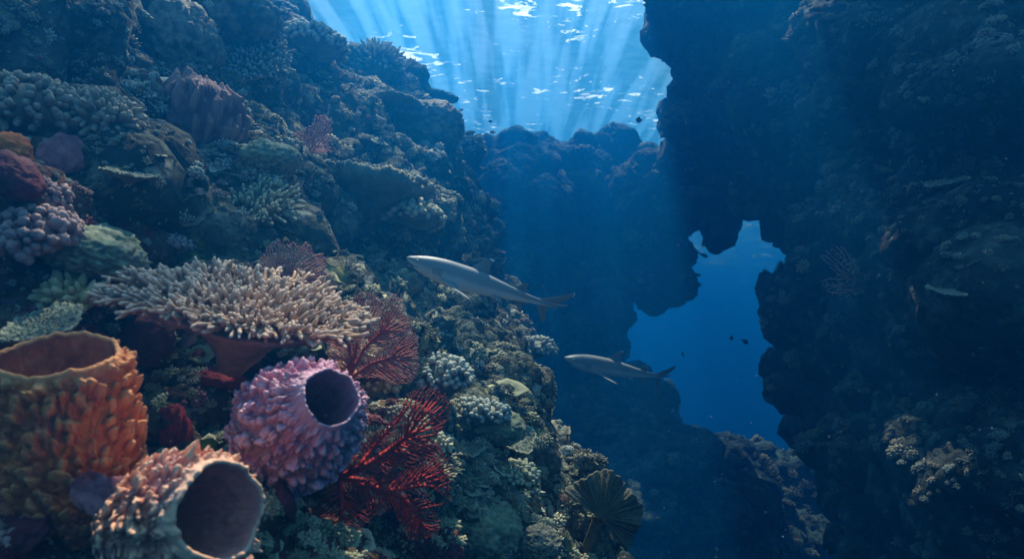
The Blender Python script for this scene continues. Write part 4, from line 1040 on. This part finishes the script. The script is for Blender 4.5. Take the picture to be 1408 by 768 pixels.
def shark(nose, dep_, axis_px, length, yaw, label, bend=0.05, roll=0.0):
    """x runs nose (0) to tail tip (1); z up; y towards the viewer"""
    body = MB()
    #      x     top    bottom  half width   (fractions of length)
    st = [(0.000, 0.000, -0.004, 0.004), (0.012, 0.010, -0.016, 0.020), (0.035, 0.017, -0.026, 0.033), (0.07, 0.030, -0.045, 0.045), (0.115, 0.042, -0.059, 0.052), (0.17, 0.052, -0.069, 0.057),
          (0.24, 0.059, -0.077, 0.060), (0.32, 0.060, -0.076, 0.058), (0.40, 0.060, -0.072, 0.054), (0.48, 0.053, -0.062, 0.047), (0.56, 0.043, -0.051, 0.038), (0.64, 0.032, -0.040, 0.028), (0.71, 0.024, -0.030, 0.020),
          (0.77, 0.019, -0.020, 0.0135), (0.82, 0.018, -0.015, 0.010), (0.87, 0.020, -0.010, 0.006), (0.93, 0.022, 0.006, 0.003), (0.985, 0.032, 0.027, 0.001)]
    st = np.array(st); xs = np.concatenate([np.linspace(0, 0.06, 12), np.linspace(0.07, 0.985, 70)])
    def cub(c):
        y = np.interp(xs, st[:, 0], st[:, c]);
        for _ in range(2): y[1:-1] = 0.25 * y[:-2] + 0.5 * y[1:-1] + 0.25 * y[2:]
        return y
    top, bot, wid = cub(1) * 1.06, cub(2) * 1.12, cub(3) * 1.06
    nk = 40; an = np.linspace(0, 2 * math.pi, nk, endpoint=False)
    def bendp(p):
        p = np.asarray(p, float).copy(); x = p[..., 0]
        p[..., 1] = p[..., 1] + bend * np.sin((x - 0.2) * 3.6) * np.clip(x, 0, 1)
        return p
    cz = (top + bot) / 2; hz = (top - bot) / 2
    sx = np.cos(an); sz = np.sin(an)
    pw = lambda v, e: np.sign(v) * np.abs(v) ** e
    pts = np.stack([np.repeat(xs[:, None], nk, 1), wid[:, None] * pw(sx, 0.9)[None], cz[:, None] + hz[:, None] * pw(sz, 0.95)[None]], -1)
    z01 = sz[None].repeat(len(xs), 0)
    side = np.clip(0.28 + 0.34 * z01 + 0.0 * xs[:, None], 0, 0.5)
    tailv = np.clip((xs - 0.80) / 0.1, 0, 1)[:, None] * 0.22
    att = np.clip(side + tailv, 0, 0.7)
    # mouth crease
    body.grid(bendp(pts), wrap=True, a=att)
    def fin(outline, root_y, thick, white=None, base_att=0.72, dirv=None, origin=None, n=14):
        """outline: (x, z) leading root, leading edge ..., tip, trailing edge ..., trailing root; built as a thin lens-shaped solid"""
        lead, trail = outline
        lead = np.array(lead); trail = np.array(trail)
        s = np.linspace(0, 1, n)
        def rs(L_):
            d_ = np.concatenate([[0], np.cumsum(np.linalg.norm(np.diff(L_, axis=0), axis=1))]); d_ /= d_[-1]
            return np.stack([np.interp(s, d_, L_[:, i]) for i in range(L_.shape[1])], 1)
        a_, b_ = rs(lead), rs(trail)
        c = np.linspace(0, 1, 11)
        prof = np.sqrt(c) * (1 - c) * 1.9
        P2 = a_[:, None] * (1 - c)[None, :, None] + b_[:, None] * c[None, :, None]      # (n, 11, 2 or 3)
        th = thick * (1 - 0.75 * s)[:, None] * prof[None]
        if P2.shape[2] == 2:
            up_ = np.stack([P2[..., 0], th + root_y, P2[..., 1]], -1); dn = np.stack([P2[..., 0], -th + root_y, P2[..., 1]], -1)
        else:
            up_ = P2.copy(); up_[..., 2] += th; dn = P2.copy(); dn[..., 2] -= th
        at_ = np.full(P2.shape[:2], base_att)
        if white is not None: at_[s >= white] = 1.05
        body.grid(bendp(up_), a=at_); body.grid(bendp(dn)[:, ::-1], a=at_[:, ::-1])
        body.grid(bendp(np.stack([up_[-1], dn[-1]])), a=at_[-1][None].repeat(2, 0))
    # first dorsal, second dorsal, anal, caudal lobes
    fin(([(0.365, 0.055), (0.40, 0.095), (0.435, 0.130), (0.470, 0.150)], [(0.49, 0.045), (0.478, 0.075), (0.476, 0.115), (0.490, 0.146)]), 0, 0.007, white=0.86, base_att=0.68)
    fin(([(0.640, 0.026), (0.675, 0.06), (0.705, 0.084)], [(0.725, 0.018), (0.712, 0.045), (0.724, 0.080)]), 0, 0.005, base_att=0.74)
    fin(([(0.655, -0.030), (0.695, -0.068), (0.720, -0.092)], [(0.735, -0.020), (0.722, -0.050), (0.736, -0.090)]), 0, 0.005, base_att=0.74)
    fin(([(0.79, 0.014), (0.86, 0.044), (0.94, 0.086), (1.0, 0.118)], [(0.86, -0.018), (0.905, 0.014), (0.955, 0.050), (1.0, 0.090)]), 0, 0.006, white=0.93, base_att=0.62)
    fin(([(0.795, -0.010), (0.825, -0.055), (0.865, -0.105)], [(0.875, 0.000), (0.872, -0.04), (0.882, -0.102)]), 0, 0.006, base_att=0.74)
    for sgn in (1, -1):
        fin(([(0.215, 0.048 * sgn, -0.050), (0.26, 0.095 * sgn, -0.066), (0.345, 0.150 * sgn, -0.092), (0.41, 0.175 * sgn, -0.108)], [(0.315, 0.050 * sgn, -0.055), (0.33, 0.08 * sgn, -0.066), (0.37, 0.12 * sgn, -0.086), (0.418, 0.172 * sgn, -0.108)]), 0, 0.006, base_att=0.45)
        fin(([(0.53, 0.030 * sgn, -0.048), (0.56, 0.050 * sgn, -0.064), (0.585, 0.062 * sgn, -0.072)], [(0.59, 0.02 * sgn, -0.042), (0.59, 0.045 * sgn, -0.058), (0.602, 0.060 * sgn, -0.072)]), 0, 0.005, base_att=0.55)
    # mouth, gills, eyes
    def on_side(x, ang, sgn, out=1.0):
        i = np.interp(x, xs, np.arange(len(xs))); i = int(i)
        return V(x, sgn * wid[i] * abs(math.cos(ang)) ** 0.9 * out, cz[i] + hz[i] * np.sign(math.sin(ang)) * abs(math.sin(ang)) ** 0.95 * out)
    mouth = MB(); gl = []; eyes = []
    ml = [(0.088, -0.58), (0.078, -0.62), (0.058, -0.85), (0.042, -1.15), (0.038, -1.5)]
    mouth.tube(bendp([on_side(a_, b_, 1) for a_, b_ in ml] + [on_side(a_, b_, -1) for a_, b_ in ml[::-1]]), [0.0012, 0.0034, 0.004, 0.0034, 0.003, 0.003, 0.0034, 0.004, 0.0034, 0.0012], 6)
    for sgn in (1, -1):
        for g in range(5):
            x = 0.172 + 0.0125 * g
            gills = MB(); gl.append(gills)
            gills.tube(bendp([on_side(x, 0.12, sgn), on_side(x - 0.003, -0.12, sgn, 1.0), on_side(x - 0.001, -0.36, sgn), on_side(x + 0.003, -0.5, sgn)]), [0.001, 0.0028, 0.0028, 0.001], 5)
        e_ = MB(); c = on_side(0.068, 0.2, sgn, 0.95); e_.add(ICO[2][0] * np.array([0.012, 0.0075, 0.010]) + bendp(c), None, ICO[2][1])
        pu = MB(); pu.add(ICO[2][0] * np.array([0.0032, 0.003, 0.0065]) + bendp(c + V(0, 0.0030 * sgn, 0)), None, ICO[2][1])
        eyes.append((e_, pu))
    # orientation
    ang = math.atan2(-(axis_px[1]), axis_px[0])
    X = math.cos(yaw) * cdir(math.cos(ang), math.sin(ang), 0) + math.sin(yaw) * FWD; X = unit(X)
    Y = -FWD + np.dot(FWD, X) * X; Y = unit(Y)       # towards the viewer
    Z = np.cross(X, Y); 
    if np.dot(Z, UP) < 0: Z = -Z
    c_, s_ = math.cos(roll), math.sin(roll); Y, Z = c_ * Y + s_ * Z, -s_ * Y + c_ * Z
    R = np.stack([X, Y, Z], 1) * length
    o = P(*nose, dep_)
    for mb in [body, mouth] + gl + [x for pr in eyes for x in pr]: place(mb, R, o)
    body.a = body.a
    root = body.build('reef_shark', M['shark'], origin=o); tag(root, label, 'shark', 'whitetip reef sharks')
    for nm, mb, mt in [('mouth', mouth, M['gill'])] + [('gill_slit', g_, M['gill']) for g_ in gl]:
        c = mb.build(nm, mt, origin=o); c.parent = root; c.location = (0, 0, 0)
    for e_, pu in eyes:
        c = e_.build('eye', M['eye'], origin=o); c.parent = root; c.location = (0, 0, 0)
        q = pu.build('pupil', M['pupil'], origin=o); q.parent = c; q.location = (0, 0, 0)
    return root
shark((559, 353), 3.9, (200, 68), 0.99, 0.1, 'grey reef shark with white fin tips, nearer of the two, climbing past the slope', bend=0.03)
shark((776, 491), 6.4, (150, 34), 1.16, 0.3, 'grey reef shark with white fin tips swimming before the blue opening', bend=0.09)

# ------------------------------------------------------------------ small fish
M['fish_dark'] = coral_mat('fish_dark', (0.05, 0.06, 0.08), (0.03, 0.03, 0.04), bump=0, rough=0.5)
M['fish_orange'] = coral_mat('fish_orange', (0.7, 0.28, 0.06), (0.5, 0.18, 0.04), bump=0, rough=0.5)
M['fish_pink'] = coral_mat('fish_pink', (0.55, 0.3, 0.24), (0.4, 0.2, 0.16), bump=0, rough=0.5)
def fish(px, py, d, L, label, mat='fish_dark', head=1, pitch=0.0, tall=0.42, yaw=0.2, group=None):
    b, f = MB(), MB()
    xs = np.linspace(0, 0.8, 14); h = tall * 0.5 * np.sin(np.pi * np.clip(xs / 0.86, 0, 1) ** 0.75) + 0.03; h[0] = 0.01
    an = np.linspace(0, 2 * math.pi, 12, endpoint=False)
    pts = np.stack([np.repeat(xs[:, None], 12, 1), (h * 0.36)[:, None] * np.cos(an), h[:, None] * np.sin(an)], -1); b.grid(pts, wrap=True)
    def flat(o2):
        o2 = np.array(o2, float); n = len(o2)
        v = np.vstack([np.stack([o2[:, 0], np.full(n, 0.006), o2[:, 1]], 1), np.stack([o2[:, 0], np.full(n, -0.006), o2[:, 1]], 1)])
        t = [(0, i, i + 1) for i in range(1, n - 1)] + [(n, n + i + 1, n + i) for i in range(1, n - 1)]
        f.add(v, [(i, (i + 1) % n, n + (i + 1) % n, n + i) for i in range(n)], t)
    flat([(0.76, 0), (1.0, 0.17), (0.93, 0), (1.0, -0.17)])
    flat([(0.25, tall * 0.4), (0.42, tall * 0.66), (0.66, tall * 0.5), (0.68, tall * 0.2)])
    flat([(0.45, -tall * 0.4), (0.58, -tall * 0.62), (0.68, -tall * 0.45), (0.68, -tall * 0.2)])
    X = unit(-head * math.cos(yaw) * RIGHT * -1 * math.cos(pitch) + math.sin(pitch) * UP + math.sin(yaw) * FWD); Y = unit(-FWD + np.dot(FWD, X) * X); Z = np.cross(X, Y)
    if np.dot(Z, UP) < 0: Z = -Z
    R = np.stack([X, Y, Z], 1) * L; o = P(px, py, d)
    for m_ in (b, f): m_.v = [v - np.array([0.5, 0, 0]) for v in m_.v]; place(m_, R, o)
    r = b.build('reef_fish', M[mat], origin=o); tag(r, label, 'fish', group)
    c = f.build('fins', M[mat], origin=o); c.parent = r; c.location = (0, 0, 0)
G = 'small reef fish'
fish(561, 96, 7.0, 0.085, 'small dark fish right of the spiky coral on the skyline', pitch=1.2, group=G)
fish(635, 151, 8.5, 0.06, 'tiny dark fish just beyond the overhanging table coral', group=G)
fish(675, 167, 9.5, 0.07, 'tiny dark fish above the gap between slope and ridge', group=G)
fish(496, 99, 6.2, 0.05, 'tiny orange fish in front of the dark spiky coral', 'fish_orange', group=G)
fish(678, 182, 10, 0.1, 'tiny orange fish low in the gap between slope and ridge', 'fish_orange', group=G)
fish(681, 281, 8.0, 0.17, 'round pinkish fish hovering above the first shark', 'fish_pink', tall=0.95, pitch=0.3, group=G)
fish(879, 165, 9.0, 0.10, 'dark fish beside the edge of the wall under the bright surface', group=G, tall=0.7)
fish(966, 350, 12.0, 0.20, 'slim dark fish highest in the blue opening', head=-1, pitch=0.45, tall=0.25, group=G)
fish(956, 377, 12.0, 0.20, 'slim dark fish below the highest one in the opening', head=-1, pitch=0.2, tall=0.2, group=G)
fish(961, 391, 12.0, 0.13, 'stout dark fish in the upper half of the opening', tall=0.6, group=G)
fish(1006, 464, 12.0, 0.10, 'small dark fish turned on end in the opening', pitch=1.3, tall=0.6, group=G)
fish(1024, 469, 12.0, 0.14, 'stout dark fish right of the one turned on end', head=-1, pitch=0.6, tall=0.5, group=G)
fish(939, 487, 12.0, 0.10, 'lowest little fish in the opening, above the second shark tail', pitch=-1.2, tall=0.4, group=G)

# ------------------------------------------------------------------ small growth covering the rock: too many to count
def templates():
    out = []
    for s in range(4):
        b = MB(); knobs(b, 0.6, 34, 0.2, 50 + s, el=(1, 1, 0.6), elong=1.5, sub=0); out.append(b.arrays())
    for s in range(3):
        b = MB(); staghorn(b, 0.8, 34, 0.5, 0.085, seed=70 + s, up=1.0, out=1.2, k=4, nub=1); out.append(b.arrays())
    for s in range(3):
        b = MB(); local_noise_disc(b, 1.0, 0.16, 90 + s, n=22, m=5, rough=0.25, dome=0.1, lump=0.14, ls=0.4); out.append(b.arrays())
    for s in range(3):
        b = MB(); knobs(b, 0.5, 22, 0.17, 60 + s, el=(1, 1, 0.8), elong=2.6, sub=0); out.append(b.arrays())
    for s in range(3):
        b = MB(); knobs(b, 0.7, 60, 0.12, 110 + s, el=(1.2, 1, 0.5), elong=1.2, sub=0); out.append(b.arrays())
    return out
TPL = templates()
def scatter(n, region, size_px, label, name, mats, seed, views=((0, 0, 0),), dmax=99, upmin=-0.2, which=(0, 1, 2, 3), bare=-0.2, tpl=None):
    r_ = np.random.default_rng(seed); B = [MB() for _ in mats]; cnt = 0; tries = 0
    x0, x1, y0, y1 = region
    while cnt < n and tries < n * 6:
        tries += 1
        vw = views[r_.integers(len(views))]
        px, py = r_.uniform(x0, x1), r_.uniform(y0, y1)
        h = ray(vw, unit(P(px, py, 1)))
        if h is None or h[3] not in which: continue
        p, nn, d, w = h
        if any(np.linalg.norm(p - c) < r * 1.05 + 0.01 for c, r in CLEAR): continue
        if d > dmax or d < 0.9: continue
        if nn[2] < upmin and r_.random() < 0.8: continue
        if nn[2] < 0.25 and r_.random() < 0.45: continue
        if perlin((p * 0.8 + 7)[None])[0] < bare and r_.random() < 0.85: continue
        s = r_.uniform(*size_px) * d / F * 0.5
        if r_.random() < 0.12: s *= 1.7
        s = min(s, 0.5)
        tp = tpl or list(range(len(TPL))); kk = int((perlin((p * 1.4 + 31)[None])[0] * 1.6 + 0.5 + r_.normal() * 0.16) * len(tp)) % len(tp)
        v, q, t, a = TPL[tp[kk]]
        nn2 = unit(nn + V(0, 0, 0.9) + r_.normal(size=3) * 0.25)
        R = rot_to(nn2, r_.uniform(0, 6.28)) * s
        k = int(perlin((p * 0.9)[None])[0] * 2.2 + len(mats) / 2 + r_.normal() * 0.5) % len(mats)
        B[k].add(v * r_.uniform(0.75, 1.25, 3) @ R.T + p - nn * s * 0.15, q if len(q) else None, t if len(t) else None, a); cnt += 1
    # one object with several materials
    sl = []; V_, Q_, T_, A_, mi_q, mi_t, off = [], [], [], [], [], [], 0
    for k, b in enumerate(B):
        if not b.n: continue
        v, q, t, a = b.arrays(); V_.append(v); Q_.append(q + off); T_.append(t + off); A_.append(a); mi_q.append(np.full(len(q), k)); mi_t.append(np.full(len(t), k)); off += len(v)
    o = make_obj(name, np.vstack(V_), np.vstack(Q_), np.vstack(T_), None, None, True, np.concatenate(A_))
    for m_ in mats: o.data.materials.append(M[m_])
    o.data.polygons.foreach_set('material_index', np.concatenate(mi_q + mi_t).astype(np.int32))
    tag(o, label, 'coral growth', kind='stuff'); print(name, cnt, off, flush=True)
VW = ((0, 0, 0), (0, 0, 0), (0.8, 0.2, 0.2), (-0.5, 0.3, 0.8), (0.3, 0, -0.6))
scatter(1300, (-20, 900, 150, 800), (10, 30), 'small corals and crusts covering the near rock', 'near_coral_growth', ['growth_near', 'knob_mauve', 'crust_maroon', 'mound_green', 'stag_green', 'crust_pink', 'growth_near'], 1, VW, dmax=3.6, which=(0,))
scatter(3400, (-20, 900, -40, 800), (5, 20), 'small corals covering the middle of the slope', 'slope_coral_growth', ['growth', 'stag_grey', 'mound_brown', 'mound_green', 'stag_green', 'growth'], 2, VW, which=(1,))
scatter(1900, (640, 1440, -40, 800), (4, 18), 'small corals on the far ridge and the right wall', 'wall_coral_growth', ['wall_growth_shaded', 'mound_brown', 'wall_growth_shaded', 'mound_brown'], 3, VW, which=(2, 3), tpl=[0, 1, 2, 3, 4, 5, 6, 10, 11, 12, 13, 14, 15])

scatter(3000, (-20, 900, -40, 800), (3, 10), 'tiny coral tufts and turf between the larger colonies', 'reef_turf', ['growth', 'mound_brown', 'stag_grey', 'growth_near', 'mound_green'], 4, VW, which=(0, 1), tpl=[0, 1, 10, 12, 3, 11], bare=-9)

# drifting specks in the water
def specks():
    r_ = np.random.default_rng(5); b = MB(); sv, st = ICO[1]
    for i in range(1000):
        d = r_.uniform(1.2, 9); p = P(r_.uniform(0, 1408), r_.uniform(0, 768), d)
        s = r_.uniform(0.0006, 0.0019) * (0.5 + d * 0.28)
        b.add(sv * s * r_.uniform(0.6, 1.4, 3) + p, None, st)
    tag(b.build('drifting_specks', M['white_crust']), 'pale specks drifting in the water', 'specks', kind='stuff')
specks()
